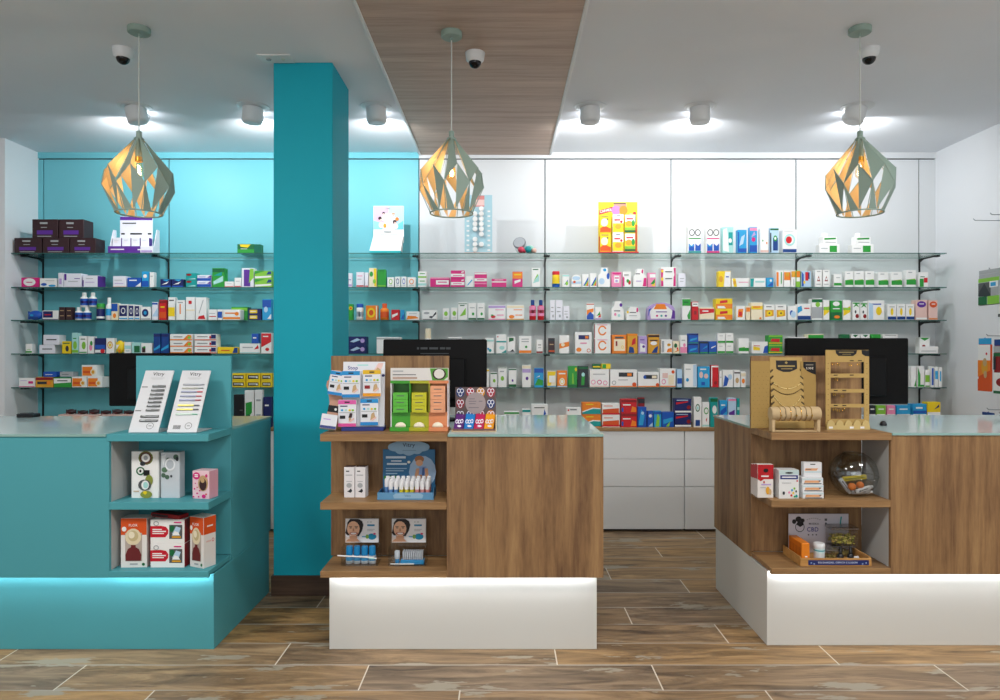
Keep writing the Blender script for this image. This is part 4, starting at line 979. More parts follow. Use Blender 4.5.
Pd(6, 674.8, 691.6, 398.8, 'n', 'b:w:4:16 p:r:6,60;80,76;80,84;6,74 l:h:10:88:80:5 e:R:84:40:12:14', 'navy and red carton', n=2)
Pd(6, 693.8, 701.8, 397, 'w', 'o:G:50:64:30:13 p:B:20,4;80,4;80,24;20,24 e:q:50:64:14:6', 'white carton with green ring')
Pd(6, 702.2, 709.6, 402.4, 'w', 'o:g:56:66:34:14 p:r:50,30;70,40;60,20 b:q:3:10', 'shorter white carton with green ring')
Pd(6, 710.2, 718, 397.6, 't', 'e:w:56:60:30:14 b:G:86:97', 'teal carton with white disc')
Pd(6, 719.8, 727.6, 400.4, 'c', 'p:b:6,40;90,60;90,80;6,60 l:w:16:80:70:5', 'bright blue carton near jewellery counter')
Pd(6, 728, 736.6, 398, 'h', 'b:p:90:97 p:v:10,20;80,40;80,60;10,50 b:b:3:26', 'blue carton with pink top')
Pd(6, 737, 740, 398.4, 't', 'b:q:60:70', 'slim teal carton')
for i, (a, b_, c) in enumerate(((869, 875.8, 'K'), (876.4, 886, 'l'), (887, 895.8, 'p'), (896.6, 910.6, 'c'))):
    Pd(6, a, b_, 405.4, c, 'l:w:20:80:80:6 b:w:20:60', ['black', 'lime', 'pink', 'light blue'][i] + ' carton behind the monitor stand')
Pd(6, 913, 927, 404, 'c', 'b:w:6:56 l:w:20:80:70:7 b:b:60:72', 'blue-topped carton in the corner')
Pd(6, 927.4, 940.8, 402, 'y', 'b:w:6:60 p:n:50,70;90,80;90,92 l:x:20:30:80', 'yellow-topped carton in the corner')
# ------------------------------------------------------------------ top shelf: displays and cartons
Yt, Zt = 5.535, 2.2394
st = F / Yt
for i, (a, b_) in enumerate(((688, 701.4), (706.4, 719.8))):
    Pd(1, a, b_, 226, 'w', f'o:X:28:76:23:13 o:X:74:76:23:13 l:{"g" if i == 0 else "m"}:4:52:96:4 p:b:4,8;46,8;46,36;26,26;4,36 p:b:54,8;96,8;96,36;76,26;54,36 b:{"t" if i == 0 else "m"}:1:7 p:c:8,24;40,24;40,34;24,26;8,34', ['white carton, two rings, green line', 'white carton, two rings, pink line'][i])
Pd(1, 722.6, 733.6, 227, 'q', 'p:w:4,10;60,4;40,97;4,90 r:t:56:30:94:80 e:w:70:48:16:9', 'aqua and white carton')
Pd(1, 737.6, 747, 229.7, 'c', 'b:b:4:20 p:h:16,30;60,40;80,80;40,70 r:b:2:10:14:90', 'sky blue carton')
Pd(1, 749.6, 757.4, 227, 'c', 'b:p:86:97 e:m:50:52:26:9 b:b:4:30 p:V:16,60;80,70;60,84', 'blue carton with pink lid')
Pd(1, 760.2, 769, 228, 'w', 'e:o:78:40:8:5 e:g:30:50:7:4 b:z:3:12', 'nearly plain white carton')
Pd(1, 770, 779, 227.6, 'h', 'b:G:90:97 r:K:0:3:14:80 r:B:34:10:90:60 e:g:60:58:22:12 e:w:60:58:12:6', 'pale carton with green roundel')
Pd(1, 782.6, 797, 229.4, 'w', 'b:B:3:17 e:r:44:56:22:15 o:q:50:56:40:26 l:x:10:92:80:3', 'white carton with crimson disc')

def white_pair(px0, px1, which):
    w = (px1 - px0)/st
    loc = (PX((px0+px1)/2, Yt), Yt + .01, Zt)
    k = MB(); k.box(-w/2, w/2, 0, .07, 0, .073, pm('w'), .002); prints(k, w, .073, 'r:g:50:12:86:84 l:x:8:50:40:8')
    tag(k.obj('medicine_carton', None, loc), f'lower white carton with green square, {which}', 'carton', 'stacked white packs on the top shelf')
    k = MB(); w2 = w*.8
    k.M = Matrix.Rotation(math.radians(12), 4, 'Z')
    k.box(-w2/2, w2/2, .0, .055, 0, .062, pm('w'), .002); prints(k, w2, .062, 'p:g:10,58;90,70;90,92;10,80 l:x:16:22:90:10')
    tag(k.obj('medicine_carton', None, (loc[0]+.01, loc[1]+.012, Zt + .0735)), f'upper white carton with green stripe, turned, {which}', 'carton', 'stacked white packs on the top shelf')
    k = MB(); k.lathe([(.02, 0), (.022, .012), (.02, .03), (.006, .034)], pm('w'), 16)
    tag(k.obj('small_white_cap', None, (loc[0]-.025, loc[1]+.035, Zt + .136)), f'small white rounded cap-like piece topping the stack, {which}', 'dish', 'stacked white packs on the top shelf')  # small cap-like white piece on top of the stack
white_pair(820, 840.4, 'nearer the white wall joint')
white_pair(852.6, 874.4, 'under the jewellery counter lamp')

# purple and white tiered counter display (outer teal bay)
t = thing('counter_display', 'purple and white tiered display stand on the top shelf', 'display', (PX(131, Yt), Yt-.008, Zt))
w = 45/st; pw, pv = pm('u'), pm('v')
k = MB(); k.box(-w/2, w/2, 0, .11, 0, .055, pw, .002); prints(k, w, .055, 'r:v:0:0:72:100 l:w:6:44:36:16 l:w:66:40:80:16 r:V:74:10:98:40'); k.obj('tray', t)
for sx in (-1, 1):
    k = MB(); x = sx*(w/2-.004)
    k.M = Matrix.Translation((x, 0, 0))
    vs = [(-.003, y, z) for y, z in ((.02,.055),(.11,.055),(.11,.2),(.07,.2))]; vs += [(.003, y, z) for _, y, z in vs]
    k.add(vs, [(0,1,2,3),(7,6,5,4),(0,4,5,1),(1,5,6,2),(2,6,7,3),(3,7,4,0)], pw); k.obj('side_wing', t)
k = MB(); hw = 33/st; k.box(-hw/2-.004, hw/2-.004, .094, .104, .0555, .315, pw, .001)
k.M = Matrix.Translation((-.004, .094, .055)); prints(k, hw, .26, 'b:v:88:99 l:X:8:76:50:4 r:k:4:42:15:47 r:k:32:42:68:47 r:k:86:42:97:47', -.0008); k.obj('header_board', t)
for i in range(4):
    k = MB(); bw = 9.2/st*.9; k.box(-bw/2, bw/2, 0, .05, 0, .075, pw, .001, right=pv, left=pm('x')); prints(k, bw, .075, 'l:x:20:70:70:4 l:z:20:50:60:4')
    tag(k.obj('medicine_carton', None, (PX(131, Yt) - w*.36 + i*bw*1.13, Yt+.03, Zt+.0555)), ['first', 'second', 'third', 'fourth'][i] + ' slim white carton in the purple display', 'carton', 'cartons in the purple display')

# pink and blue display (narrow teal bay)
t = thing('counter_display', 'white display with pastel picture header right of the pillar', 'display', (PX(386.5, Yt), Yt, Zt))
k = MB(); w = 31/st
vs = [(-w/2-.012,0,.02),(w/2-.012,0,.02),(w/2-.002,.07,.148),(-w/2+.006,.07,.148)]
k.add(vs + [(x, .1, z) for x, _, z in vs], [(0,1,2,3),(7,6,5,4),(0,4,5,1),(1,5,6,2),(2,6,7,3),(3,7,4,0)], pm('w')); k.obj('sloped_front', t)
k = MB(); k.box(-w/2-.012, w/2-.012, -.002, .1, 0, .0195, mat('#2fb6bf'), .002); k.obj('base_tray', t)
k = MB(); k.M = Matrix.Translation((.0, .1005, .1)); k.box(-w/2, w/2, 0, .008, 0, .305, pm('w'), .001)
prints(k, w, .305, 'r:e3b6dc:1:36:50:99 r:b6d7f0:50:36:99:99 p:8fd0ec:1,36;40,36;20,56;1,60 p:6fcde4:60,36;99,36;99,60;84,52 p:f0e6f4:30,36;70,36;64,80;40,80 e:K:34:80:5:4 e:z:34:76:4:4 e:w:34:66:8:7 e:d:22:66:6:5 e:z:24:60:4:4 e:w:26:48:8:8 e:s:66:78:5:4 e:z:66:74:4:4 e:w:66:64:8:7 e:o:78:64:6:5 e:d:70:56:6:6 e:z:72:52:4:4 e:w:74:44:8:7 e:a:38:46:5:6 l:x:40:92:56:3 l:x:34:28:60:3 l:x:24:20:80:2')
k.obj('header_board', t)

# card with rows of round tins, first white bay
t = thing('counter_display', 'tall pale blue card with rows of small round white tins', 'display', (PX(478.3, Yt), Yt, Zt))
w = 27.6/st; h = 58.6/st
k = MB(); k.box(-w/2, w/2, .02, .028, 0, h, mat('#a9cfda'), .001); k.box(-w/2, w/2, .0, .02, 0, .006, pm('z'), .001)
k.M = Matrix.Translation((0, .02, 0)); prints(k, w, h, 'r:d98a86:26:80:72:99 r:ecc9c4:26:82:72:92'); k.M = None
for j in range(9):
    for u in (-.38, .38): k.rect(u*w-.011, u*w+.011, h*(.04+.083*j), h*(.04+.083*j)+.014, .0188, pm('w'))
k.obj('card', t)
rows = {0: (2,3,4,5,6,0,1), 1: (1,3,4,5,6,7,8)}
for cidx, u in ((0, -.12), (1, .11)):
    for j in ((0,1,2,4,5,6,7) if cidx == 0 else (1,3,4,5,6,7,8)):
        k = MB(); k.M = Matrix.Translation((u*w, .019, h*(.055+.087*j) + .004)) @ Matrix.Rotation(PI/2, 4, 'X')
        k.lathe([(.0195, 0), (.0195, .008)], pm(['z', 'q', 'p', 'w', 'h'][(j*2+cidx) % 5]), 16)
        k.lathe([(.0205, .008), (.0205, .016), (.018, .018)], pm('w'), 16)
        o = k.obj('balm_tin', None, (PX(478.3, Yt), Yt, Zt))
        tag(o, f'small round white tin held in the {"left" if cidx == 0 else "right"} column of the pale blue card', 'tin', f'tins in the {"left" if cidx == 0 else "right"} column of the blue card')

# tipped jar with coloured sweets
x = PX(524, Yt)
t = thing('sweet_jar', 'tipped clear jar with grey lid on the top shelf', 'jar', (x - .006, Yt+.05, Zt))
R = Matrix.Translation((.0, .0, .066)) @ Matrix.Rotation(math.radians(-52), 4, 'X') @ Matrix.Rotation(math.radians(20), 4, 'Y')
k = MB(); k.M = Matrix.Translation((-.028, -.012, .082)) @ Matrix.Rotation(math.radians(-26), 4, 'Y') @ Matrix.Rotation(math.radians(62), 4, 'X')
k.lathe([(.05, 0), (.053, .006), (.053, .016), (.05, .02)], mat('#7d8186', .35), 24); k.lathe([(.046, .02), (.044, .0215)], mat('#a9adb2', .3), 24); k.obj('lid', t)
k = MB(); k.M = Matrix.Translation((-.026, .0, .078)) @ Matrix.Rotation(math.radians(-26), 4, 'Y') @ Matrix.Rotation(math.radians(62), 4, 'X')
k.lathe([(.046, -.001), (.048, -.02), (.05, -.06), (.04, -.075)], glassy('#eef4f4', .06, 'jar_glass'), 20); k.obj('jar_body', t)
for i, (dx, dy, r, c, nm) in enumerate(((-.024, -.045, .027, '#c8405a', 'red'), (.032, -.048, .029, '#128f94', 'teal'), (.004, -.05, .016, '#b83048', 'small dark red'), (.082, -.03, .022, '#d9aFa0'.lower(), 'peach'), (.052, .012, .036, '#8ec3b4', 'mint'))):
    k = MB(); k.ball((0, 0, r), r, mat(c, .4), 14, 1, 1, 1); k.tube([(-r*.9,0,r), (r*.9,0,r*1.5)], r*.2, mat(c, .4), 6)
    tag(k.obj('sweet', None, (x + dx, Yt + .03 + dy + .02, Zt)), f'{nm} wrapped sweet beside the tipped jar', 'sweet', 'sweets beside the tipped jar')

# yellow and red lip balm display
t = thing('counter_display', 'yellow and red lip balm display on the top shelf', 'display', (PX(619, Yt), Yt, Zt))
w = 39.6/st; h = 52.4/st
k = MB(); k.box(-w/2, w/2, .05, .06, 0, h, mat('#e6c822'), .001)
k.M = Matrix.Translation((0, .05, 0))
prints(k, w, h, 'p:C8202e:2,84;36,91;36,82;2,75 p:dd8a7c:36,78;72,78;72,97;40,97 r:K:38:96:70:98 e:e678b0:45:84:12:9 e:ee8424:64:84:11:9 p:149a98:80,60;96,60;96,76;80,78 r:C8202e:88:3:98:56 p:c8202e:1,3;30,3;30,20;1,34 e:r:92:78:4:3')
k.text('CARMEX', -w*.31, h*.832, h*.052, -.003, pm('w'), w*.30, 'c', math.radians(11))
k.obj('back_card', t)
k = MB(); k.box(-w/2, w/2, 0, .0495, 0, .012, mat('#c8202e'), .001); k.obj('base', t)
tx = PX(619, Yt)
for ci, (cx, base, dec) in enumerate(((-.36, 'y', 'b:O:4:26 p:O:4,26;40,40;90,26 e:e:40:56:34:22 l:X:10:88:80:4 e:K:70:74:8:5'), (-.04, 'w', 'b:y:4:52 e:a:50:34:30:14 l:r:14:66:70:8 e:r:80:60:12:7 l:X:30:92:70:4'), (.26, 'y', 'p:w:4,60;96,60;96,97;4,97 e:a:40:50:30:16 e:g:80:52:16:18 l:r:16:72:80:8 b:G:3:14 b:l:16:30'))):
    for j in range(2):
        k = carton_mesh(w*.27, .03, h*.355, base, dec)
        tag(k.obj('lip_balm_pack', None, (tx + cx*w + .008, Yt + .012, Zt + .0125 + j*h*.36)), f'{["lower", "upper"][j]} lip balm pack in {["yellow left", "white and yellow middle", "white and green right"][ci]} column of yellow display', 'pack', 'lip balm packs in the yellow display')

# ------------------------------------------------------------------ teal counter shelf end
Ys, Zs = 3.25, 1.0502
def vitry_board(px0, px1, label, dark):
    w = (px1-px0)*3.27/F; x = PX((px0+px1)/2, 3.27)
    t = thing('tool_display_board', label, 'display board', (x, 3.275, Zs))
    lean = math.atan2(.165, .30); H = .335
    R = Matrix.Translation((0, 0, .003)) @ Matrix.Rotation(-lean, 4, 'X')
    k = MB(); k.M = R; k.box(-w/2, w/2, 0, .006, 0, H, mat('#d2d4d8', .4), .001)
    k.text('Vitry', 0, H*.93, H*.072, -.001, mat('#2a2d32'), w*.56); k.rect(-w*.24, w*.24, H*.868, H*.874, -.001, pm('x')); k.rect(-w*.18, w*.18, H*.85, H*.855, -.001, pm('x'))
    k.ring(w*.18, H*.1, w*.12, w*.12, -.001, pm('X'), .14); k.rect(w*.13, w*.23, H*.095, H*.105, -.001, pm('X'))
    if dark: k.rect(-w*.46, -w*.26, H*.715, H*.73, -.001, pm('X')); k.rect(-w*.46, -w*.26, H*.33, H*.345, -.001, pm('X'))
    else:
        for j in range(9): k.rect(-w*.32 + j*w*.028, -w*.32 + j*w*.028 + w*.016, H*.05, H*.11, -.001, pm('k'))
    k.obj('panel', t)
    k = MB(); k.box(-w*.3, w*.5, .02, .175, .0004, .004, mat('#d5d6d9', .4), .001); k.obj('foot', t)
    zs = [.73-.064*j for j in range(7)] + [.245, .18] if dark else [.76, .70, .64, .57, .505, .42, .355, .28]
    for j, v in enumerate(zs):
        k = MB(); k.M = R
        if dark:
            a = -w*.1 if j < 7 else -w*.22
            k.box(a, a + w*.46 if j < 7 else a + w*.62, -.007, -.0005, H*v - .006, H*v + .006, mat('#5a5d5e', .3, .4), .002)
            k.box(a + w*.05, a + w*.2, -.009, -.007, H*v - .003, H*v + .003, mat('#8f9496', .3, .5), .001)
        else:
            c = ['#9aa0a8', '#a8aaa2', '#8d93ab', '#8d93ab', '#8d93ab', '#d6cf6a', '#d6cf6a', '#a5b8ae'][j]; tip = ['#9aa0a8', '#8f9a98', '#c25a64', '#c25a64', '#b0525e', '#4a4d52', '#4a4d52', '#7fc0a4'][j]
            a = -w*.34
            k.box(a, a + w*.55, -.006, -.0005, H*v - .0045, H*v + .0045, mat(c, .35, .2), .002); k.box(a + w*.55, a + w*.74, -.006, -.0005, H*v - .003, H*v + .003, mat(tip, .4), .001)
        o = k.obj('nail_file' if not dark else 'nail_clipper', None, (x, 3.275, Zs))
        tag(o, 'grey nail clipper fixed on the first white board' if dark else ['pale grey nail tool at the top of the second board', 'greenish grey nail tool on the second board', 'grey-violet tool with red tip on the second board', 'grey-violet tool with red tip on the second board', 'grey-violet tool with red tip on the second board', 'yellow tool with dark tip on the second board', 'yellow tool with dark tip on the second board', 'pale green tool lowest on the second board'][j],
            'nail tool', 'nail clippers on the first white board' if dark else 'nail tools on the second white board')
vitry_board(127.4, 157.4, 'slanted white board with dark grey nail clippers', True)
vitry_board(166, 196, 'slanted white board with coloured nail tools', False)

def hero(name, label, cat, px0, px1, ytop, Y, zb, base, decor, d, yaw=0, side=None, group=None):
    w = (px1-px0)*Y/F; h = PZ(ytop, Y) - zb
    k = carton_mesh(w, d, h, base, decor + (f' S:{side}' if side else ''))
    return tag(k.obj(name, None, (PX((px0+px1)/2, Y), Y, zb), yaw), label, cat, group), w, h
Zm, Zl = .7252, .3972
hero('gift_box', 'white gift box with green floral dial prints', 'box', 131.4, 158.6, 451.4, 3.33, Zm, 'w',
     'o:6f7a3a:53:86:27:15 o:5d3a2c:53:86:22:13 e:w:53:86:16:9 e:x:53:86:8:5 e:K:42:74:10:5 o:G:34:58:16:9 e:w:34:58:9:6 e:k:34:58:4:3 r:k:46:48:68:60 e:8a9440:66:38:14:12 e:X:50:28:24:12 e:w:52:28:14:10 e:q:54:28:9:7 e:8a9440:56:8:22:8 e:y:52:12:7:4 l:s:10:14:30:2', .05)
hero('gift_box', 'silver box with leaf print and round badge', 'box', 161, 179.6, 452.5, 3.33, Zm, 'c9d0d6',
     'e:4d6a58:80:90:14:6 e:4d6a58:40:84:12:5 e:5a7a60:20:62:16:6 e:4d6a58:14:50:12:5 e:4d6a58:34:46:12:5 e:K:56:48:6:3 o:e8ecef:50:74:28:14 e:b4bcc4:50:74:20:10 p:e8ecef:4,92;30,96;14,70 e:K:88:86:8:5', .055)
t, w, h = hero('gift_box', 'pink patterned box with dark oval window', 'box', 191.6, 210, 471, 3.31, Zm, 'efcdd6',
     'e:m:24:82:22:13 l:w:14:84:34:4 l:w:14:78:34:4 e:s:64:56:30:29 e:d:64:52:22:22 e:s:62:66:12:8 e:m:30:20:6:3 e:m:14:36:5:3 e:m:70:10:12:7 e:m:46:30:5:3 e:r:84:18:5:3 e:m:20:56:4:2 e:m:40:8:5:3 e:m:86:84:7:6 e:m:10:8:5:3 e:r:32:42:4:2', .075, math.radians(-10), 'e3a9ba')
def flor(px0, px1, ytop, label, yaw, side=None):
    o, w, h = hero('diffuser_box', label, 'box', px0, px1, ytop, 3.29, Zl, 'e9e6e2',
         'b:O:66:99.5 r:b7aba2:17:13:82:70 e:e4d7b4:48:62:31:17 e:c9b98c:48:64:20:11 e:efe6cc:42:66:12:7 p:6b2427:40,22;58,22;58,46;40,46 p:6b2427:20,14;78,14;80,26;70,38;56,42;42,42;28,38;19,26 e:w:14:78:9:5 l:x:36:6:66:3 e:G:88:7:6:3', .075, yaw, side)
    k = MB(); k.text('FLOR', 0, h*.86, h*.05, -.006, pm('w'), w*.52); s = k.obj('lettering', o); return o, w, h
flor(121, 146.6, 518, 'orange and white FLOR diffuser box, seen straight on', math.radians(2))
o, w, h = flor(187.4, 206, 517, 'orange and white FLOR diffuser box turned to its side', math.radians(-24), None)
k = MB(); k.M = Matrix.Translation((w/2+.0008, .0, 0)) @ Matrix.Rotation(PI/2, 4, 'Z')
k.rect(.001, .074, h*.66, h*.995, 0, pm('O')); k.rect(.02, .055, h*.8, h*.83, -.0006, pm('w')); k.rect(.015, .045, h*.5, h*.53, -.0006, pm('z')); k.ring(.056, h*.52, .007, .009, -.0006, pm('r')); k.obj('side_print', o)
for j in range(2):
    y = 3.29; w = 34*y/F; hh = .116
    k = carton_mesh(w, .075, hh, 'w', 'p:c8142c:0,26;44,26;52,40;53,56;46,70;30,74;0,72 l:w:6:56:34:5 l:w:6:48:46:5 l:w:6:40:40:4 r:X:56:20:94:78 e:G:64:62:8:14 p:h:64,40;84,40;90,66;76,72 p:w:64,34;88,34;82,48;72,52 l:a:64:24:90:7 l:m:70:86:92:5 o:x:18:84:8:10 S:R')
    tag(k.obj('soap_carton', None, (PX(167.4, y), y, Zl + j*(hh+.0006))), ['lower', 'upper'][j] + ' red and white carton with dish picture', 'carton', 'red and white cartons on the teal shelf')
k = MB(); k.M = Matrix.Rotation(math.radians(-20), 4, 'Z'); k.box(-.09, .09, 0, .06, 0, .02, pm('R'), .002, top=pm('d')); k.rect(-.08, .02, .004, .016, -.0008, pm('d'))
tag(k.obj('flat_carton', None, (PX(167.4, 3.34), 3.315, Zl + 2*(hh+.0006)+.0004)), 'dark red flat carton lying on the red and white ones', 'carton')
# small things left on the teal counter
k = MB(); k.box(-.05, .05, 0, .07, 0, .022, mat('#1b1c20'), .004); k.box(-.035, .02, .01, .05, .022, .026, pm('X'), .001)
tag(k.obj('card_reader', None, (PX(22, 4.0), 4.02, 1.0504)), 'small black card reader lying on the teal counter', 'card reader')

# ------------------------------------------------------------------ middle counter shelf end
# 1 strapping display with hanging packs
t = thing('pack_display_stand', 'white display stand of hanging packs with printed arm cut-out', 'display', (PX(363, 3.36), 3.345, Zs), math.radians(3))
w = 42*3.36/F; h = .345
Rb = Matrix.Rotation(math.radians(-5), 4, 'X')
k = MB(); k.M = Rb; k.box(-w/2, w/2, .03, .038, 0.007, h, mat('#dfe1e6', .4), .001)
k.M = Rb @ Matrix.Translation((0, .03, 0)); k.text('Stop', -w*.27, h*.905, h*.07, -.001, mat('#272f86'), w*.36)
prints(k, w, h, 'p:z:70,84;84,98;96,98;92,90;80,84 p:s:74,84;82,92;90,88 l:q:34:94:60:2 e:n:3:80:3:1.6 e:n:96:80:4:2')
k.obj('back_board', t)
k = MB(); k.box(-w/2, w/2, 0, .1, .0004, .02, mat('#27357c', .4), .002); k.obj('base', t)
k = MB(); SK = mat('#c89a83', .55); sw = .001
pts = [(-w*.84, .04), (-w*.5, .03), (-w*.52, .20), (-w*.5, .285), (-w*.56, .30), (-w*.66, .30), (-w*.73, .296), (-w*.75, .275), (-w*.80, .272), (-w*.82, .25), (-w*.86, .246), (-w*.88, .222), (-w*.85, .205), (-w*.83, .185), (-w*.80, .14), (-w*.86, .09)]
pts = pts[::1]
k.ext(pts, .036, .040, SK)
for i, (ax, az, bx, bz) in enumerate(((-.80,.255,-.70,.232), (-.84,.232,-.72,.208), (-.74,.28,-.66,.262), (-.85,.21,-.74,.19))):     # finger outlines
    k.tube([(w*ax, .0355, az), (w*(ax*.6+bx*.4), .0345, (az+bz)/2-.002), (w*bx, .0355, bz)], .0032, mat('#b98973', .55), 6)
k.patch([(-w*.855, .095), (-w*.515, .085), (-w*.515, .118), (-w*.82, .128)], .0352, pm('k')); k.disc(-w*.66, .105, .0065, .0065, .0346, pm('w'))
k.obj('arm_cutout', t)
k = MB(); k.M = Matrix.Translation((-w*.72, -.03, .0155)) @ Matrix.Rotation(math.radians(8), 4, 'Z') @ Matrix.Rotation(math.radians(9), 4, 'Y') @ Matrix.Rotation(math.radians(-18), 4, 'X')
k.box(-w*.25, w*.12, 0, .03, 0, .072, mat('#d8dbe2', .45), .002); prints(k, w*.37, .072, 'b:27357c:2:20 l:V:14:60:60:8', -.0007, -w*.25)
k.obj('front_box', t)
packs = [(382, 412, -.27, 'c', 'blue pack', .165), (382, 413, .22, 'y', 'yellow pack', .17), (0, 0, -.36, 'p', 'pink pack', .022), (0, 0, .16, 'c', 'second blue pack', .028), (0, 0, -.66, 'c', 'tilted blue pack in the printed hand', .178)]
for i, (_, _, u, c, nm, zz) in enumerate(packs):
    pw_, ph = .088, .132
    colx = {'c': '1f8fd0', 'y': 'e3b71c', 'p': 'd95aa6'}[c]; foot = {'c': '1f86cc', 'y': 'e39a1c', 'p': 'd8509c'}[c]
    k = MB()
    if i == 4: k.M = Matrix.Rotation(math.radians(9), 4, 'Y'); pw_, ph = .072, .118
    k.box(-pw_/2, pw_/2, 0, .022, 0, ph, pm('e6e8ee'), .002)
    prints(k, pw_, ph, f'b:{colx}:84:99.5 r:{"d8b420" if c == "y" else colx}:0:84:100:88 r:k:36:89:64:94 l:n:12:75:52:4 e:c:22:62:7:4 e:q:44:62:7:4 e:y:64:62:7:4 e:l:82:62:7:4 l:x:6:52:94:2 r:{"R" if c == "y" else "k"}:10:30:40:42 p:s:{"56,20;84,30;76,50;62,44" if c != "p" else "60,20;74,24;70,36;60,34"} p:z:56,20;88,34;90,28;70,18 b:{foot}:1:13')
    if c == 'p': prints(k, pw_, ph, 'p:d:58,34;76,34;80,50;66,52', -.006)
    loc = Matrix.Rotation(math.radians(3), 4, 'Z') @ Vector((u*w, .004 if i != 4 else .008, zz))
    o = k.obj('hanging_pack', None, (PX(363, 3.36) + loc.x, 3.345 + loc.y, Zs + loc.z), math.radians(3))
    tag(o, ['blue pack hanging upper left on the Stop stand', 'yellow pack hanging on the Stop stand', 'pink pack hanging on the Stop stand', 'blue pack hanging below the yellow one', 'tilted blue pack by the printed hand'][i], 'pack', 'packs hanging on the white stand')

# 2 natural soap display
xs = PX(419.5, 3.36)
t = thing('soap_display', 'green, yellow and orange soap display with white header', 'display', (xs, 3.33, Zs))
w = 58*3.36/F; h = PZ(368, 3.36) - Zs
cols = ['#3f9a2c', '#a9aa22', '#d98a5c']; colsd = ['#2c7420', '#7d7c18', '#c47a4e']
k = MB()
for i in range(3): k.box(-w/2 + i*w/3, -w/2 + (i+1)*w/3, .0, .10, .0004, .02, mat(cols[i]), .002)
k.obj('base_ledge', t)
k = MB(); k.box(-w/2, -w/2+.006, .03, .11, .02, h*.8, mat('#d9d6da')); k.box(w/2-.006, w/2, .03, .11, .02, h*.8, mat('#d9d6da'))
for i in range(3):
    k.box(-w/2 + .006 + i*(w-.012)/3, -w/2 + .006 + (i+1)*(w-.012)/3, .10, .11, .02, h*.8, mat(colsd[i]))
    k.box(-w/2 + .006 + i*(w-.012)/3, -w/2 + .006 + (i+1)*(w-.012)/3, .03, .0995, .02, h*.295, mat(cols[i]), .001)
    k.rect(-w/2 + i*w/3, -w/2 + (i+1)*w/3, h*.755, h*.80, .0295, mat(cols[i]))
for u in (1, 2): k.box(-w/2 + u*w/3 - .003, -w/2 + u*w/3 + .003, .03, .0995, h*.3, h*.755, mat(cols[u-1]))
k.obj('dispenser_body', t)
k = MB(); k.M = Matrix.Translation((0, .03, h*.8)); k.box(-w/2, w/2, 0, .008, 0, h*.2, mat('#dcd9d6', .4), .001)
prints(k, w, h*.2, 'p:4f9a2e:72,2;99,2;99,97;68,97 e:3a2a1c:84:52:12:46 e:dcd8d2:84:54:9:38 p:dcd9d6:92,4;99,4;99,30 l:x:4:70:22:10 l:X:4:44:44:6 l:b89a8a:4:14:46:14'); k.obj('header_card', t)
for i in range(3):
    n = (3, 3, 4)[i]; bw, bh = w*.255, h*.106
    c = ['5cb83e', 'c2c024', 'e6a27a'][i]
    for j in range(n):
        k = carton_mesh(bw, .05, bh-.0008, c, 'l:X:24:46:76:12')
        cxx = xs - w/2 + .006 + (i+.5)*(w-.012)/3
        tag(k.obj('soap_box', None, (cxx, 3.34, Zs + h*.2955 + j*bh)), f'{["lowest", "second", "third", "topmost"][j]} {["green", "yellow-green", "orange"][i]} soap box stacked in the soap display', 'box', 'soap boxes in the display')
    k = MB(); k.ball((0, 0, 0), .5, mat('#efe6cf', .5), 18, .056, .02, .05); k.v = [(a, b_, max(c, 0)) for a, b_, c in k.v]
    tag(k.obj('soap_bar', None, (cxx, 3.345, Zs + .0204)), f'cream soap bar in front of the {["green", "yellow-green", "orange"][i]} column', 'soap', 'soap bars in the display')

# 3 colourful pack display with trefoil emblems
xd = PX(475, 3.36)
t = thing('pack_display', 'brown display with coloured three-lobed emblems and round plate', 'display', (xd, 3.33, 1.0504))
w = 41*3.40/F; h = PZ(386, 3.42) - 1.05
k = MB(); k.M = Matrix.Rotation(math.radians(-4), 4, 'X'); k.box(-w/2, w/2, .09, .096, .008, h, mat('#5b4a48', .5), .001)
for r_ in range(3):
    for c_ in range(4):
        if r_ == 1 and c_ in (1, 2): continue
        cx, cz = (-.375+.25*c_)*w, h*(.88-.26*r_); colr = ['#22376e', '#a02c3c', '#c88a2c', '#a02c3c', '#8e2a36', 0, 0, '#22376e', '#5a4e5c', '#394a88', '#98313e', '#c07030'][r_*4+c_]
        k.disc(cx, cz, w*.105, h*.115, .0893, mat(colr), 14)
        for dx, dz in ((-.04, .035), (.04, .035), (0, -.04)): k.ring(cx + dx*w, cz + dz*h, w*.046, h*.055, .0888, pm('u'), .32, 12)
k.disc(0, h*.63, w*.25, h*.25, .0882, mat('#9c8f90', .5), 28)
for z, a, b_ in ((.72, -.16, -.02), (.665, -.17, .02), (.61, -.16, .0), (.52, -.17, .08)): k.rect(a*w, b_*w, h*z, h*(z+.018), .0876, mat('#756c74'))
k.rect(.08*w, .17*w, h*.665, h*.685, .0876, mat('#756c74'))
k.obj('header_board', t)
k = MB(); k.box(-w*.56, w*.52, .0, .1, .0004, .004, pm('s')); k.box(w*.5, w*.52, .0, .095, .004, .075, pm('e'), .001); k.box(-w*.52, w*.5, .0, .003, .004, .014, mat('#6d4b4a')); k.obj('tray', t)
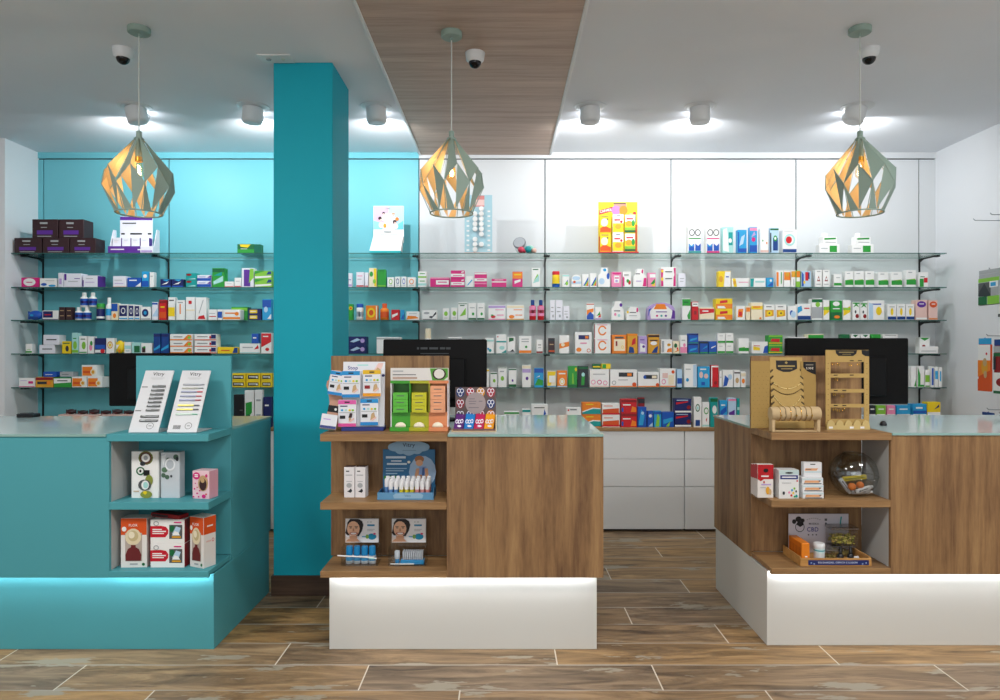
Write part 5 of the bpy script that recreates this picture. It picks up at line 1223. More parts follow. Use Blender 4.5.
for j, (c, nm) in enumerate((('#56206f', 'purple'), ('#1a78c2', 'blue'), ('#b81a52', 'crimson'), ('#e69a18', 'amber'))):
    pw_ = w*.238; k = MB()
    k.M = Matrix.Translation((0, 0, .0)) @ Matrix.Rotation(math.radians(-40), 4, 'X') @ Matrix.Rotation(math.radians(6), 4, 'Y')
    k.box(-pw_/2+.001, pw_/2-.001, 0, .02, .004, .10, mat(c, .4), .002)
    for dx in (-.26, .0, .24): k.ring(dx*pw_, .052 + .004*(dx > .1), pw_*.15, .013, -.0008, pm('u'), .42, 12)
    k.disc(.06*pw_, .026, pw_*.22, .006, -.0008, pm('u'), 12)
    k.v = [(a, b_, max(c_, .0)) for a, b_, c_ in k.v]
    tag(k.obj('slim_pack', None, (xd - w*.405 + j*w*.243, 3.338, 1.0548)), f'{nm} slim pack leaning in the emblem display', 'pack', 'packs in the emblem display')

# middle shelf: twin white cartons and baby balm display
for i, (a, b_) in enumerate(((344, 354.4), (355, 365.4))):
    hero('serum_carton', ['left', 'right'][i] + ' tall white carton with dark top, on the middle wooden shelf', 'carton', a, b_, 467, 3.34, Zm, 'e4e2e4', 'l:X:20:84:50:4 l:x:16:72:80:3 l:x:24:52:76:2 p:K:30,20;64,16;80,22;66,30;50,24 e:x:50:40:26:8 T:3c222c', .05, math.radians(-6) if i else 0, None, 'white cartons with dark tops')
xb = PX(407, 3.34)
t = thing('balm_display', 'blue cloud-topped Vitry baby display of balm sticks', 'display', (xb, 3.29, Zm))
w = 52*3.42/F; h = PZ(449, 3.42) - Zm; BL = mat('#2f6f9c', .5); CL = mat('#8fb4cf', .5)
k = MB(); k.box(-w/2, w/2, .12, .128, .004, h, BL, .001)
k.M = Matrix.Translation((0, .12, 0)); prints(k, w, h, 'e:9db9d6:76:50:26:36 p:c98d5c:66,30;76,62;86,30 e:a06a3e:70:78:9:8 e:d9a27c:70:70:7:7 p:7f9ccc:66,44;82,44;84,62;70,62 p:d09a74:60,36;68,32;70,58;64,58 p:d09a74:82,36;88,40;86,58;80,58 p:d09a74:62,30;84,30;80,36;66,36 p:3f5f96:74,34;80,34;80,60;76,60 p:2e7d3a:2,34;30,34;34,38;28,42;2,42 e:e8e8d8:50:72:3:3 l:c8dbe8:6:80:44:5 l:c8dbe8:16:73:36:3 l:c8dbe8:8:66:46:4 l:9fc0d6:6:57:46:2 l:9fc0d6:6:52:40:2 l:9fc0d6:6:46:28:2 l:w:8:37:16:3', -.001); k.obj('back_board', t)
k = MB(); cp = []
for cx_, cz_, r_, a0, a1 in ((.30, .0, .10, -80, 70), (.13, .07, .12, 20, 120), (-.13, .07, .12, 60, 160), (-.30, .0, .10, 110, 260), (-.16, -.06, .10, 200, 300), (0, -.08, .11, 230, 310), (.16, -.06, .10, 240, 340)):
    for q in range(6):
        a = math.radians(a0 + (a1-a0)*q/5); cp.append((w*(cx_ + r_*math.cos(a)), h*1.0 + .012 + w*(cz_ + r_*.75*math.sin(a))))
ctr = (0, h*1.0+.012)
cp.sort(key=lambda p: math.atan2(p[1]-ctr[1], p[0]-ctr[0]))
k.ext(cp, .112, .118, CL); k.text('Vitry', 0, h + .020, .026, .1112, mat('#2b3d55'), w*.36); k.rect(-w*.12, w*.14, h-.006, h-.003, .1112, mat('#6f92ae')); k.obj('cloud_header', t)
k = MB(); tw = 56*3.3/F; k.box(-tw/2, tw/2, .0, .12, .0004, .012, BL, .001); k.box(-tw/2, tw/2, -.006, 0, .0004, .036, mat('#5c92ba', .5), .001); k.box(-tw/2, -tw/2+.004, 0, .119, .012, .034, BL); k.box(tw/2-.004, tw/2, 0, .119, .012, .05, BL)
lab = [(-tw*.2, .008), (tw*.3, .008), (tw*.32, .024), (tw*.27, .033), (-tw*.17, .033), (-tw*.22, .022)]; k.patch(lab, -.0068, CL); k.text('Vitry', tw*.04, .02, .013, -.0074, mat('#4a7498'), tw*.2); k.obj('tray', t)
for r_ in range(3):
    for c_ in range(9):
        if r_ == 0 and c_ == 0: continue
        colr, nm = (('#5f8fc4', 'blue'), ('#d9c832', 'yellow'), ('#d98a86', 'pink'))[c_ // 3]
        zq = .0125 + .006*r_
        tt = thing('balm_stick', f'{nm} balm stick with white cap standing in the cloud-topped display', 'lip balm', (xb - tw*.37 + c_*tw*.094, 3.29 + .022 + r_*.034, Zm + zq), 0, f'{nm} balm sticks in the cloud-topped display')
        k = MB(); k.lathe([(.0092, 0), (.0098, .003), (.0098, .034)], mat(colr, .4), 12); k.obj('tube', tt)
        k = MB(); k.lathe([(.0102, .0342), (.0102, .068), (.009, .074), (.0005, .075)], mat('#e6e6e8', .35), 12); k.obj('cap', tt)

# lower shelf: two mouth-care displays with portrait cards
CLR = glassy('#fbfcfc', .035, 'clear_plastic')
def portrait(px0, px1, which, fill):
    Y = 3.38; w = (px1-px0)*Y/F; x = PX((px0+px1)/2, Y); zt = PZ(518.7, Y); h = zt - Zl - .096
    t = thing('dental_display', f'clear acrylic display with smiling portrait card, {which}', 'display', (x, 3.31, Zl))
    k = MB(); k.M = Matrix.Translation((0, .07, .096)); k.box(-w/2, w/2, 0, .004, 0, h, mat('#e2e4e8', .35), .001)
    prints(k, w, h, 'p:1c1518:0,40;6,80;14,99;40,99;50,90;54,74;50,50;40,26;30,30;6,30 p:dccfc6:0,0;30,0;26,22;4,22;0,30 e:e6b898:24:58:19:32 p:c99676:14,4;34,4;36,28;12,28 p:c99676:0,4;44,4;36,16;10,16 p:1c1518:4,80;14,98;38,98;46,84;40,84;32,92;22,92;10,84 l:4a342c:11:66:20:2.5 l:4a342c:28:66:38:2.5 e:33241f:16:62:3.4:1.8 e:33241f:33:62:3.4:1.8 p:c08868:23,60;26,60;27,48;22,48 p:f4f0ee:15,42;35,42;31,35;24,33;18,35 o:b05a50:25:39:13:6 p:eceef1:50,1;99,1;99,99;50,99;56,80;52,50;40,20 r:1b86b4:66:70:88:77 e:1490b8:80:26:13:13 p:1490b8:50,24;66,22;66,27;50,28 e:7aa84a:66:26:5:9 e:d94a7a:88:38:4:4 l:x:66:86:70:3 l:x:74:86:80:3 l:x:66:56:88:2 l:x:66:50:84:2', -.0006)
    k.obj('portrait_card', t)
    k = MB(); k.box(-w/2-.006, w/2+.006, .0, .11, .0004, .004, CLR); k.box(-w/2-.006, w/2+.006, 0, .003, .004, .045, CLR); k.box(-w/2-.006, -w/2-.003, .003, .11, .004, .09, CLR); k.box(w/2+.003, w/2+.006, .003, .11, .004, .09, CLR)
    k.box(-w/2-.003, w/2+.003, .0745, .0775, .004, .225, CLR); k.obj('acrylic_holder', t)
    if fill == 'bottles':
        for j in range(4):
            tt = thing('mouthwash_bottle', 'small blue-capped bottle lined up in the first acrylic display', 'bottle', (x - w*.33 + j*w*.225, 3.31+.036, Zl+.0045), 0, 'small bottles in the first acrylic display')
            k = MB(); k.lathe([(.017, 0), (.018, .004), (.018, .04)], mat('#ccd4da', .3), 16); k.lathe([(.0184, .016), (.0184, .034)], mat('#2a8fc4', .4), 16); k.obj('body', tt)
            k = MB(); k.lathe([(.0165, .0405), (.0165, .075), (.015, .084)], mat('#1a82bd', .35), 16); k.obj('cap', tt)
        tt = thing('toothbrush', 'white toothbrush laid across the small blue bottles', 'toothbrush', (x, 3.31-.004, Zl+.05))
        k = MB(); k.M = Matrix.Translation((0, -.004, 0)); k.tube([(-w*.62, 0, .004), (-w*.1, 0, 0), (w*.3, 0, -.004), (w*.52, 0, -.010)], .0035, pm('w'), 8); k.obj('handle', tt)
        k = MB(); k.box(w*.3, w*.46, -.009, -.002, -.012, -.006, pm('q'), .001); k.obj('bristles', tt)
    else:
        tt = thing('dental_pack', 'blue and grey ribbed pack lying in the second acrylic display', 'pack', (x + w*.14, 3.318, Zl+.0045))
        k = MB(); k.box(-w*.34, w*.34, 0, .05, 0, .022, mat('#1f92cf', .4), .004); k.obj('base', tt)
        k = MB()
        for j in range(10): k.box(-w*.28+j*w*.06, -w*.28+j*w*.06+w*.046, .006, .05, .0222, .062, mat('#bcc4cc', .4), .003)
        k.obj('refills', tt)
        tt = thing('paste_tube', 'small clear tube with blue cap in the second acrylic display', 'tube', (x - w*.3, 3.318+.02, Zl+.0045))
        k = MB(); k.lathe([(.011, 0), (.011, .026)], mat('#1f92cf', .4), 12); k.obj('cap', tt)
        k = MB(); k.lathe([(.013, .0262), (.0135, .06), (.010, .064)], mat('#b9c2ca', .3), 12); k.obj('tube', tt)
        tt = thing('toothbrush', 'white toothbrush lying low in the second acrylic display', 'toothbrush', (x - w*.1, 3.31+.008, Zl+.0085))
        k = MB(); k.tube([(-w*.38, -.001, .0), (w*.1, 0, .0), (w*.3, 0, .0)], .0035, pm('w'), 8); k.obj('handle', tt)
portrait(345.4, 378.8, 'filled with blue bottles', 'bottles')
portrait(391.8, 426, 'filled with a flat ribbed pack', 'pack')
# ------------------------------------------------------------------ jewellery counter shelf end
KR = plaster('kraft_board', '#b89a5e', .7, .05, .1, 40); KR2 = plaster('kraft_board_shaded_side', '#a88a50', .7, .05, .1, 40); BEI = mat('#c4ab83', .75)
GOLD = mat('#d8ad4a', .25, .9)
Zj = 1.0502
xj = PX(789, 3.44)
t = thing('necklace_display', 'kraft necklace display stand with black badge', 'display', (xj, 3.44, Zj))
q = 3.44/F
k = MB(); w0 = 33*q; hh = PZ(357, 3.44) - Zj; Rb = Matrix.Rotation(math.radians(-6), 4, 'X')
k.M = Rb
pts = [(-w0/2, .003), (w0/2, .003)]
for j in range(6):
    z = .12 + j*.033; pts += [(w0/2, z), (w0/2-.014, z+.014), (w0/2-.014, z+.021), (w0/2, z+.012)]
pts += [(w0/2, hh), (-w0/2, hh)]
for j in range(5, -1, -1):
    z = .12 + j*.033; pts += [(-w0/2, z+.012), (-w0/2+.014, z+.021), (-w0/2+.014, z+.014), (-w0/2, z)]
k.ext(pts, 0, .006, KR)
bd = [(-w0*.31, hh-.016), (-w0*.31, hh-.058), (-w0*.24, hh-.066), (-w0*.1, hh-.075), (w0*.1, hh-.075), (w0*.24, hh-.066), (w0*.33, hh-.058), (w0*.33, hh-.016)]
for j in range(6):
    z = .12 + j*.033
    for sx in (-1, 1): k.patch([(sx*w0/2, z-.002), (sx*(w0/2-.016), z+.013), (sx*(w0/2-.016), z+.02), (sx*w0/2, z+.008)][::1 if sx < 0 else -1], -.0006, mat('#4a3a1e'))
k.patch(bd, -.0008, pm('k')); k.rect(-w0*.26, w0*.26, hh-.049, hh-.041, -.0014, mat('#a08a52')); k.rect(-w0*.16, w0*.18, hh-.061, hh-.057, -.0014, mat('#a08a52'))
k.patch([(0, hh-.035), (w0*.05, hh-.028), (0, hh-.02), (-w0*.05, hh-.028)], -.0014, mat('#a08a52')); k.obj('front_board', t)
k = MB(); a = -w0/2 - 19.5*q
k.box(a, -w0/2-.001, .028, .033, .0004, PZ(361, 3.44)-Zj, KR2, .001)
for r_ in range(14):
    for c_ in range(4): k.disc(a + .012 + c_*.022 + (r_ % 2)*.008, .02 + r_*.0205, .0018, .0018, .0274, mat('#7d6230'), 8)
k.obj('perforated_side', t)
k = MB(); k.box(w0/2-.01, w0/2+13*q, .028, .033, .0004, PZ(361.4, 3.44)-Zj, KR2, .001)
b0, b1 = w0/2+.001, w0/2+13*q; zt = PZ(361.4, 3.44)-Zj
k.patch([(b0, zt-.002), (b0, zt-.03), (b0+.02, zt-.05), (b0+.045, zt-.062), (b1-.001, zt-.068), (b1-.001, zt-.002)], .0272, pm('k'))
k.text('5,95€', (b0+b1)/2, zt-.036, .013, .0266, mat('#e8dccb'), .045); k.rect(b0+.012, b1-.014, zt-.02, zt-.016, .0266, mat('#8c8478')); k.obj('price_panel', t)
for j, (z0, dip, nm) in enumerate(((.232, .028, 'upper gold'), (.205, .03, 'middle dark beaded'), (.168, .06, 'lower gold'))):
    k = MB(); k.M = Rb
    p = [(-w0*.42 + w0*.84*i/14, -.0028, z0 - dip*(1 - (2*i/14-1)**2)) for i in range(15)]
    k.tube(p, .0016, mat('#ecd694', .3, .3) if j != 1 else mat('#6d5a34', .4, .6), 5)
    for i in range(2 if j != 1 else 3, 13, 5 if j != 1 else 1): k.ball(p[i], .0026, GOLD if j != 1 else mat('#5a4a30', .4), 8)
    tag(k.obj('necklace', None, (xj, 3.44, Zj)), f'{nm} necklace on the kraft necklace display', 'necklace', 'necklaces on the kraft display')
# bracelet roll
xr = PX(795, 3.33); q = 3.33/F
t = thing('bracelet_holder', 'beige bracelet roll on end supports before the necklaces', 'jewellery holder', (xr, 3.335, Zj))
L_ = 49*q; rr = .034; zc = .088
k = MB(); k.M = Matrix.Translation((-L_/2, 0, zc)) @ Matrix.Rotation(PI/2, 4, 'Y'); k.lathe([(rr*.9, 0), (rr, .004), (rr, L_-.004), (rr*.9, L_)], BEI, 24); k.obj('roll', t)
for sx in (-1, 1):
    k = MB(); k.box(sx*L_*.46-.008, sx*L_*.46+.008, -.02, .02, .0004, zc-rr*.72, BEI, .002); k.obj('support', t)
k = MB(); k.box(-L_*.44, L_*.44, -.016, .016, .0004, .006, BEI, .001); k.obj('base_bar', t)
for j in range(7):
    k = MB(); xx = -L_*.34 + j*L_*.105
    k.tube([(xx + .001*math.sin(6*a), (rr+.0016)*math.sin(a), zc + (rr+.0016)*math.cos(a)) for a in [2*PI*i/24 for i in range(24)]], .0015, GOLD if j % 2 == 0 else mat('#7a6a4a', .4, .5), 5, True)
    if j in (0, 3, 5, 6): k.M = Matrix.Translation((xx, -(rr+.003), zc - .006)) @ Matrix.Rotation(PI/2, 4, 'X'); k.lathe([(.004, 0), (.004, .002)], GOLD, 10)
    tag(k.obj('bracelet', None, (xr, 3.335, Zj)), 'thin bracelet looped round the beige roll', 'bracelet', 'bracelets on the beige roll')
# earring stand
xe = PX(847.5, 3.42); q = 3.42/F
t = thing('earring_stand', 'tall kraft earring stand with four window rows and black badges', 'display', (xe, 3.42, Zj))
w = 43.5*q; h = PZ(350, 3.42) - Zj
k = MB()
k.box(-w/2, -w/2+5*q, 0, .006, .0004, h, KR, .001); k.box(w/2-5*q, w/2, 0, .006, .0004, h, KR, .001)
zr = [PZ(y, 3.42)-Zj for y in (350, 362, 373.6, 377.6, 389, 392.6, 404, 407.4, 419)]
k.box(-w/2+5*q, w/2-5*q, .0, .006, zr[1], h, KR)
for a, b_ in ((3, 2), (5, 4), (7, 6)): k.box(-w/2+5*q, w/2-5*q, 0, .006, zr[a], zr[b_], KR)
k.box(-w/2+5*q, w/2-5*q, 0, .006, .0004, zr[8], KR)
for r_ in range(13):
    for sx in (-1, 1): k.disc(sx*(w/2-2.4*q), .02 + r_*.026, .003, .0022, -.0006, mat('#8a6c34'), 8)
for a, b_ in ((-.28, .22),):
    k.patch([(w*a, h-.001), (w*a+.004, h-.018), (w*a + .016 if b_ < .4 else w*b_-.006, h-.030), (w*b_-.02 if b_ < .4 else w*b_, h-.030), (w*b_-.004 if b_ < .4 else w*b_, h-.018), (w*b_, h-.001)], -.0007, pm('k'))
k.patch([(w*.32, h-.001), (w*.33, h-.02), (w*.40, h-.03), (w*.499, h-.032), (w*.499, h-.001)], -.0007, pm('k')); k.rect(-w*.2, w*.14, h-.014, h-.009, -.0013, mat('#8c7a4c')); k.rect(-w*.12, w*.08, h-.023, h-.02, -.0013, mat('#8c7a4c'))
for zz, us in ((zr[1]+.004, (.05, .24)), (zr[2]-.004-.006, (-.32, .05)), (zr[4]-.01, (-.32, -.12)), (zr[6]-.01, (-.32, -.12))):
    for u in us: k.rect(w*u, w*u+.02, zz, zz+.005, -.0007, mat('#3c3020'))
k.obj('frame', t)
k = MB(); pts = [(-w/2, .0004), (w/2, .0004)]
for j in range(5):
    cx = w/2 - (j+.5)*w/5
    pts += [(cx + w*.085*math.cos(a), .022 + .026*math.sin(a)) for a in [PI*i/8 for i in range(9)]]
k.ext(pts, -.010, -.006, mat('#c9b276', .7))
for j in (0, 2, 3): k.rect(-w*.45 + j*w*.24, -w*.45 + j*w*.24 + .02, .006, .016, -.0106, pm('w'))
k.box(-w/2, w/2, -.006, 0, .0004, .004, KR); k.obj('lobed_lip', t)
for j, (px, py) in enumerate(((833, 363.5), (838, 364), (850, 364.5), (858, 364), (836, 379), (834, 394), (842, 396), (834, 409), (838, 410), (843, 409))):
    k = MB(); k.M = Matrix.Translation(((px-847.5)*q, -.003, PZ(py, 3.42)-Zj))
    for dx in (-.005, .005):
        k.tube([(dx + .0028*math.cos(a), 0, .0028*math.sin(a)) for a in [2*PI*i/12 for i in range(12)]], .0011, GOLD, 5, True); k.ball((dx, 0, -.006), .0024, GOLD, 8)
    tag(k.obj('earring', None, (xe, 3.42, Zj)), 'small pair of gold earrings hung on the kraft earring stand', 'earrings', 'gold earrings on the kraft stand')
k = MB(); k.lathe([(.016, 0), (.018, .006), (.012, .02), (.006, .024)], mat('#15161a', .4), 14)
tag(k.obj('black_stopper', None, (PX(873, 3.7), 3.6, 1.0504)), 'small black rounded stopper beside the earring stand', 'stopper')

# middle shelf of the jewellery counter
Zm2, Zl2 = .7252, .3972
def pin(px0, px1, ytop, Y, zb, base, decor, d, label, name, group=None, side=None, yaw=0):
    return hero(name, label, 'pack', px0, px1, ytop, Y, zb, base, decor, d, yaw, side, group)
for j in range(3):
    pin(757.6 - 2.2*j, 773.4 - 2.2*j, 464.5, 3.335 + .036*j, Zm2, 'e2ddd8', 'Z:b31822:56:99.5 b:b31822:56:99.5 p:b31822:0,56;20,50;40,56 e:k:52:82:16:6 l:w:22:63:70:4 e:b31822:40:47:5:4 l:V:22:38:84:4 e:a:64:22:13:12 e:s:78:18:9:9 l:x:16:30:50:2', .033, ['front', 'middle', 'rear'][j] + ' red-topped white sachet pack', 'sachet_pack', 'red-topped packs on the jewellery counter shelf', 'd8cfcb')
for j in range(2):
    pin(779 - 2.5*j, 799 - 2.5*j, 470 - .4*j, 3.315 + .06*j, Zm2, 'e4e6e6', 'b:bfd4d4:84:99.5 e:k:50:90:20:3 r:27357c:6:68:94:82 l:w:14:73:86:4 e:r:90:62:4:3 l:x:14:54:60:2 e:p:50:22:5:4 e:c:64:30:5:4 e:l:76:36:5:4 e:y:70:20:5:4 e:k:84:26:4:4 e:r:60:12:5:4 e:t:86:10:6:5 e:K:22:20:6:6 e:g:76:8:4:3', .055, ['front', 'rear'][j] + ' white plaster box with coloured dots', 'plaster_box', 'dotted boxes on the jewellery counter shelf', 'd5d8d8')
for j in range(4):
    hb = .032; y = 3.315 + .024*j
    if j < 3:
        for i in range(j+1):
            if i < j and j > 0 and i < j: continue
            k = carton_mesh(21*y/F, .07 - .024*0 if j == 0 else .07, hb, 'e2e4e6', 'b:c5d8de:66:90 p:e0a678:10,24;80,24;90,60;14,60 l:X:8:6:92:12 e:X:82:52:5:10')
            tag(k.obj('ointment_carton', None, (PX(813.4 - 1.5*j, y), 3.315 + .012*j, Zm2 + j*(hb+.0006))), ['lowest', 'second', 'third'][j] + ' white and orange carton in the stepped stack', 'carton', 'stepped stack of white and orange cartons')
    else:
        k = carton_mesh(18*y/F, .03, .072, 'e2e2e4', 'r:k:36:84:64:90 p:e0a678:6,44;70,44;80,60;10,60 b:c5d8de:30:40 l:X:10:50:40:4')
        tag(k.obj('ointment_carton', None, (PX(810, y), 3.315+.042, Zm2 + 3*(hb+.0006))), 'upright white carton with hang hole on the stepped stack', 'carton', 'stepped stack of white and orange cartons')
# round clear bowl with mixed packets
xb2 = PX(853.5, 3.40); rb = .113
t = thing('glass_bowl', 'round clear bowl holding tubes and orange fruit', 'bowl', (xb2, 3.40, Zm2))
k = MB(); prof = [(.0005 if i == 0 else rb*math.sin(a), rb*.96 - rb*math.cos(a)) for i, a in enumerate([.35 + (PI*.86-.35)*i/14 for i in range(15)])]
prof[0] = (rb*math.sin(.35), rb*.96 - rb*math.cos(.35)); dz = prof[0][1]; prof = [(r_, z - dz + .0006) for r_, z in prof]
GB = glassy('#f6f8f8', .075, 'bowl_glass')
k.lathe(prof + [(r_*.975, z + .001) for r_, z in prof[::-1]], GB, 32); k.obj('bowl', t)
k = MB(); k.tube([(rb*math.cos(a), rb*math.sin(a), rb*.86) for a in [2*PI*i/36 for i in range(36)]], .0022, GB, 6, True); k.tube([(prof[-1][0]*math.cos(a), prof[-1][0]*math.sin(a), prof[-1][1]) for a in [2*PI*i/36 for i in range(36)]], .0025, GB, 6, True); k.obj('rim', t)
for j, (dx, dy, dz, c, r_, nm) in enumerate(((-.035, -.05, .045, '#e0762c', .019, 'left'), (.022, -.045, .052, '#e0762c', .018, 'right'))):
    k = MB(); k.ball((0, 0, 0), r_, mat(c, .5), 14); k.lathe([(.004, r_*.92), (.003, r_*1.02)], mat('#5a7a34'), 6)
    tag(k.obj('orange', None, (xb2+dx*.74, 3.402+dy*.74, Zm2+dz+.004)), f'{nm} small orange ball in the round bowl', 'orange', 'orange balls in the round bowl')
for j, (dx, dy, dz, ry, rz_, nm, c) in enumerate(((.045, -.052, .032, -14, 10, 'big white tube lying in front in the bowl', '#dcdcde'), (.040, -.03, .016, -4, -14, 'white tube lying lowest in the bowl', '#d2d2d6'), (-.072, -.03, .046, 52, 10, 'grey-white tube leaning left in the bowl', '#b9bcc4'))):
    tt = thing('cream_tube', nm, 'tube', (xb2+dx*.74, 3.402+dy*.74, Zm2+dz+.004), 0, 'tubes in the round bowl')
    M_ = Matrix.Rotation(math.radians(rz_), 4, 'Z') @ Matrix.Rotation(math.radians(ry), 4, 'Y')
    k = MB(); k.M = M_; k.box(-.046, .036, -.006, .006, -.011, .011, mat(c, .4), .004); k.rect(-.03, .018, -.002, .002, -.0066, pm('X')); k.disc(-.028, 0, .004, .004, -.0068, pm('K')); k.obj('tube_body', tt)
    k = MB(); k.M = M_ @ Matrix.Translation((.036, 0, 0)) @ Matrix.Rotation(PI/2, 4, 'Y'); k.lathe([(.008, 0), (.0075, .012)], mat('#e2e2e4', .4), 12); k.obj('cap', tt)
tt = MB(); tt.M = Matrix.Rotation(math.radians(-6), 4, 'Y'); tt.box(-.06, .062, -.004, .012, -.012, .012, mat('#c9b22e', .4), .004); tt.rect(-.05, .05, -.003, .003, -.0046, mat('#8e8a2c'))
tag(tt.obj('sachet', None, (xb2+.01, 3.41, Zm2+.082)), 'yellow sachet lying across the round bowl', 'sachet')

# lower shelf: wooden tray display
xt = PX(830, 3.36)
TW = wood('pale_tray_wood', '#a5773f', '#bd8c50', '#cc9d62', 'X', .5, 14, 2)
t = thing('tray_display', 'pale wooden tray display with white printed back card', 'display', (xt + .004, 3.315, Zl2))
w = 71*3.315/F
k = MB(); k.box(-w/2, w/2, 0, .2, .0004, .008, TW, .001); k.box(-w/2, w/2, -.008, 0, .0004, .039, TW, .001)
k.box(-w/2, -w/2+.007, 0, .2, .008, .045, TW, .001); k.box(w/2-.007, w/2, 0, .2, .008, .045, TW, .001); k.obj('tray', t)
k = MB(); k.box(-w*.39, w*.46, -.0095, -.0082, .007, .031, mat('#1d2c66', .4)); k.text('SOLIDARIDAD, CIENCIA E ILUSION', .02*w, .019, .0095, -.0102, mat('#d5ddf0'), w*.58)
for u in (-.35, -.31, .37, .42): k.disc(u*w, .018 if u in (-.35, .42) else .013, .004, .003, -.0102, mat('#9fb4e0'), 8)
k.obj('name_strip', t)
k = MB(); cw = 60.5*3.47/F; ch = .18; k.M = Matrix.Translation((.008, .192, .008)); k.box(-cw/2, cw/2, 0, .005, 0, ch+.02, mat('#cfcbd4', .5), .001)
W_, H_ = cw, ch+.02
for u, v, a_, b_, c_ in ((.09, .80, .035, .06, 'k'), (.165, .86, .052, .075, 'k'), (.235, .83, .03, .05, 'k')): k.disc((u-.5)*W_, H_*v, W_*a_, H_*b_, -.0008, pm(c_))
k.ring((.185-.5)*W_, H_*.66, W_*.078, H_*.13, -.0010, pm('K'), .14, 20); k.patch([((.13-.5)*W_, H_*.72), ((.19-.5)*W_, H_*.66), ((.25-.5)*W_, H_*.72), ((.24-.5)*W_, H_*.80), ((.15-.5)*W_, H_*.82)], -.0013, pm('k'))
k.text('CBD', (.40-.5)*W_, H_*.60, H_*.115, -.0010, mat('#3d3488'), W_*.19)
k.text('MUSIKA', (.42-.5)*W_, H_*.745, H_*.05, -.0010, pm('K'), W_*.22)
for i in range(7): k.disc((.31+.035*i-.5)*W_, H_*(.85+.04*math.sin(PI*i/6)), W_*.008, H_*.012, -.001, pm('X'), 8)
for u in (.33, .40, .46): k.disc((u-.5)*W_, H_*.46, W_*.014, H_*.018, -.001, pm('K'), 8)
k.rect((.60-.5)*W_, (.64-.5)*W_, H_*.82, H_*.88, -.001, pm('X')); k.disc((.62-.5)*W_, H_*.75, W_*.016, H_*.03, -.001, pm('K'), 8)
k.patch([((.85-.5)*W_, H_*.74), ((.87-.5)*W_, H_*.74), ((.89-.5)*W_, H_*.93), ((.865-.5)*W_, H_*.93)], -.001, pm('t')); k.obj('back_card', t)
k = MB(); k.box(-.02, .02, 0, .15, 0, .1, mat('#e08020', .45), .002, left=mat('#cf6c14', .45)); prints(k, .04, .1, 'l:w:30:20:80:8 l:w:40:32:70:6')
for j in range(4): k.M = Matrix.Rotation(-PI/2, 4, 'Z') @ Matrix.Translation((-.075, -.0206, 0)); k.rect(-.066 + j*.035, -.040 + j*.035, .03, .075, 0, mat('#b95c0c'))
tag(k.obj('remedy_box', None, (PX(805, 3.33)+.0, 3.322, Zl2+.0085)), 'long orange box in the pale wooden tray', 'box')
k = MB(); tt = thing('white_jar', 'white jar with teal label in the wooden tray', 'jar', (PX(819.5, 3.345), 3.348, Zl2+.0085))
k.lathe([(.024, 0), (.0255, .004), (.0255, .078)], mat('#d6dadc', .4), 20); k.lathe([(.0258, .05), (.0258, .07)], mat('#c7dfe2', .4), 20); k.lathe([(.026, .058), (.026, .064)], mat('#2d96a2', .4), 20); k.obj('body', tt)
k = MB(); k.lathe([(.0265, .0785), (.0265, .092), (.024, .095)], mat('#e2e4e6', .35), 20); k.obj('lid', tt)
HERB = [mat('#8d7d44', .8), mat('#6f6432', .8), mat('#a38f58', .8)]; HERB2 = [mat('#b9b04a', .8), mat('#8f9440', .8), mat('#c9b06a', .8), mat('#d0c860', .8)]; TUB = glassy('#f4f4f4', .09, 'tub_plastic', .1); TUBL = glassy('#e4e4e4', .24, 'tub_lid_plastic', .25)
def tub(label, X, Y, z, w, d, h, m, fillh):
    tt = thing('clear_tub', label, 'tub', (X, Y, z))
    k = MB(); k.box(-w/2, w/2, 0, d, .0, h*.82, TUB, .004); k.obj('tub', tt)
    k = MB(); k.box(-w/2-.003, w/2+.003, -.003, d+.003, h*.83, h, TUBL, .004); k.obj('lid', tt)
    k = MB()
    for _ in range(260):
        r_ = random.uniform(.004, .007)
        k.ball((random.uniform(-w/2+.011, w/2-.011), random.uniform(.010, d-.010), .003 + r_ + random.random()*max(.004, fillh-2*r_)), r_, random.choice(m), 6, 1, random.uniform(.6, 1), random.uniform(.6, 1))
    s = k.obj('dried_contents', tt); s['kind'] = 'stuff'
tub('clear tub of brown herbs low in the wooden tray', PX(832, 3.345), 3.345, Zl2+.0085, .064, .055, .062, HERB, .03)
tub('lower clear tub under the tub of yellow-green buds', PX(844.5, 3.42), 3.425, Zl2+.0085, .115, .07, .056, HERB, .026)
tub('upper clear tub filled with yellow-green buds', PX(845.5, 3.42), 3.423, Zl2+.0085+.0565, .13, .074, .095, HERB2, .05)
for j, px in enumerate((840.8, 850.8)):
    tt = thing('dropper_bottle', ['left', 'right'][j] + ' black dropper bottle in the wooden tray', 'bottle', (PX(px, 3.335), 3.338, Zl2+.0085), 0, 'black dropper bottles')
    k = MB(); k.lathe([(.0135, 0), (.0145, .003), (.0145, .036), (.010, .044), (.0075, .046)], mat('#17181b', .25), 16); k.lathe([(.0149, .008), (.0149, .026)], mat('#c4c8c8', .45), 16); k.obj('body', tt)
    k = MB(); k.lathe([(.0085, .0465), (.0085, .06), (.006, .062), (.005, .078), (.002, .082)], mat('#0f1012', .35), 14); k.obj('dropper_cap', tt)
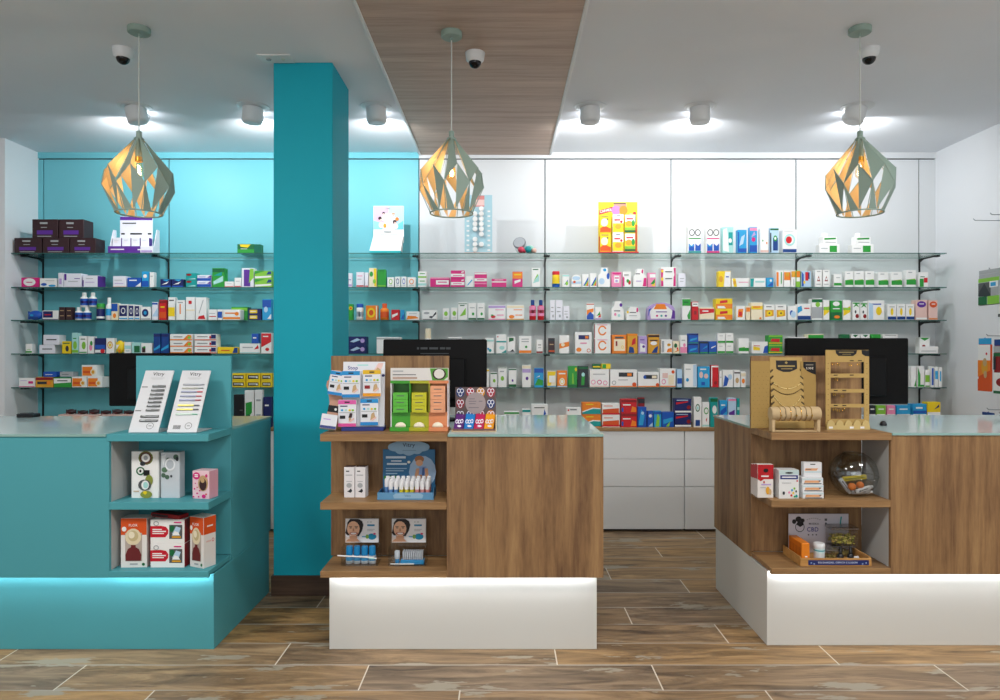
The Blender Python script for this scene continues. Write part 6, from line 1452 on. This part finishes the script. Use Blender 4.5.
for j, (px, rz_, z) in enumerate(((858, -18, .0086), (859.5, 28, .0182))):
    k = MB(); k.M = Matrix.Rotation(math.radians(rz_), 4, 'Z') @ Matrix.Rotation(math.radians(-30), 4, 'X'); k.box(-.021, .021, 0, .006, 0, .024, mat('#dcdcdc', .5), .001); k.rect(-.014, .014, .009, .014, -.0006, pm('X'))
    k.v = [(a, b_, max(c, 0)) for a, b_, c in k.v]
    tag(k.obj('paper_tag', None, (PX(px, 3.35), 3.335 + .03*j, Zl2 + .0086)), ['front', 'rear'][j] + ' white folded tag in the wooden tray', 'tag', 'white tags in the tray')

# ------------------------------------------------------------------ light, world, camera
def area(name, loc, rot, sx, sy, e, col):
    L = bpy.data.lights.new(name, 'AREA'); L.shape = 'RECTANGLE'; L.size = sx; L.size_y = sy; L.energy = e; L.color = col
    if 'ceiling' in name: L.spread = math.radians(158)
    o = bpy.data.objects.new(name, L); COL.objects.link(o); o.location = loc; o.rotation_euler = rot; return o
area('unseen_front_fill', (-.5, -3.6, 1.9), (math.radians(82), 0, 0), 6.0, 2.2, 95, (.93, .97, 1))  # soft fill added behind the camera to lift the fronts
for i, x in enumerate((-2.6, .1, 2.6)):
    area('unseen_ceiling_fill', (x, 1.5, CEIL-.03), (math.radians(18), 0, 0), .6, .6, 54, (1, .975, .94))  # unseen overhead fill, added to brighten the counters and floor
W = bpy.data.worlds.new('room_ambience'); SC.world = W; W.use_nodes = True
bg = W.node_tree.nodes['Background']; bg.inputs[0].default_value = (.8, .88, 1, 1); bg.inputs[1].default_value = .16
cam = bpy.data.cameras.new('camera'); co = bpy.data.objects.new('camera', cam); COL.objects.link(co)
co.location = (0, 0, EYE); co.rotation_euler = (PI/2, 0, 0)
cam.sensor_fit = 'HORIZONTAL'; cam.sensor_width = 36; cam.lens = 36*F/1000; cam.shift_x = -(VX-500)/1000; cam.shift_y = 0; cam.clip_start = .05
SC.camera = co
vs_ = SC.view_settings
vs_.view_transform = 'Standard'; vs_.look = 'None'; vs_.gamma = 1; vs_.use_curve_mapping = False; vs_.exposure = 0.1
SC.cycles.max_bounces = 10; SC.cycles.transparent_max_bounces = 24; SC.cycles.caustics_reflective = False; SC.cycles.caustics_refractive = False
SC.cycles.sample_clamp_indirect = 6
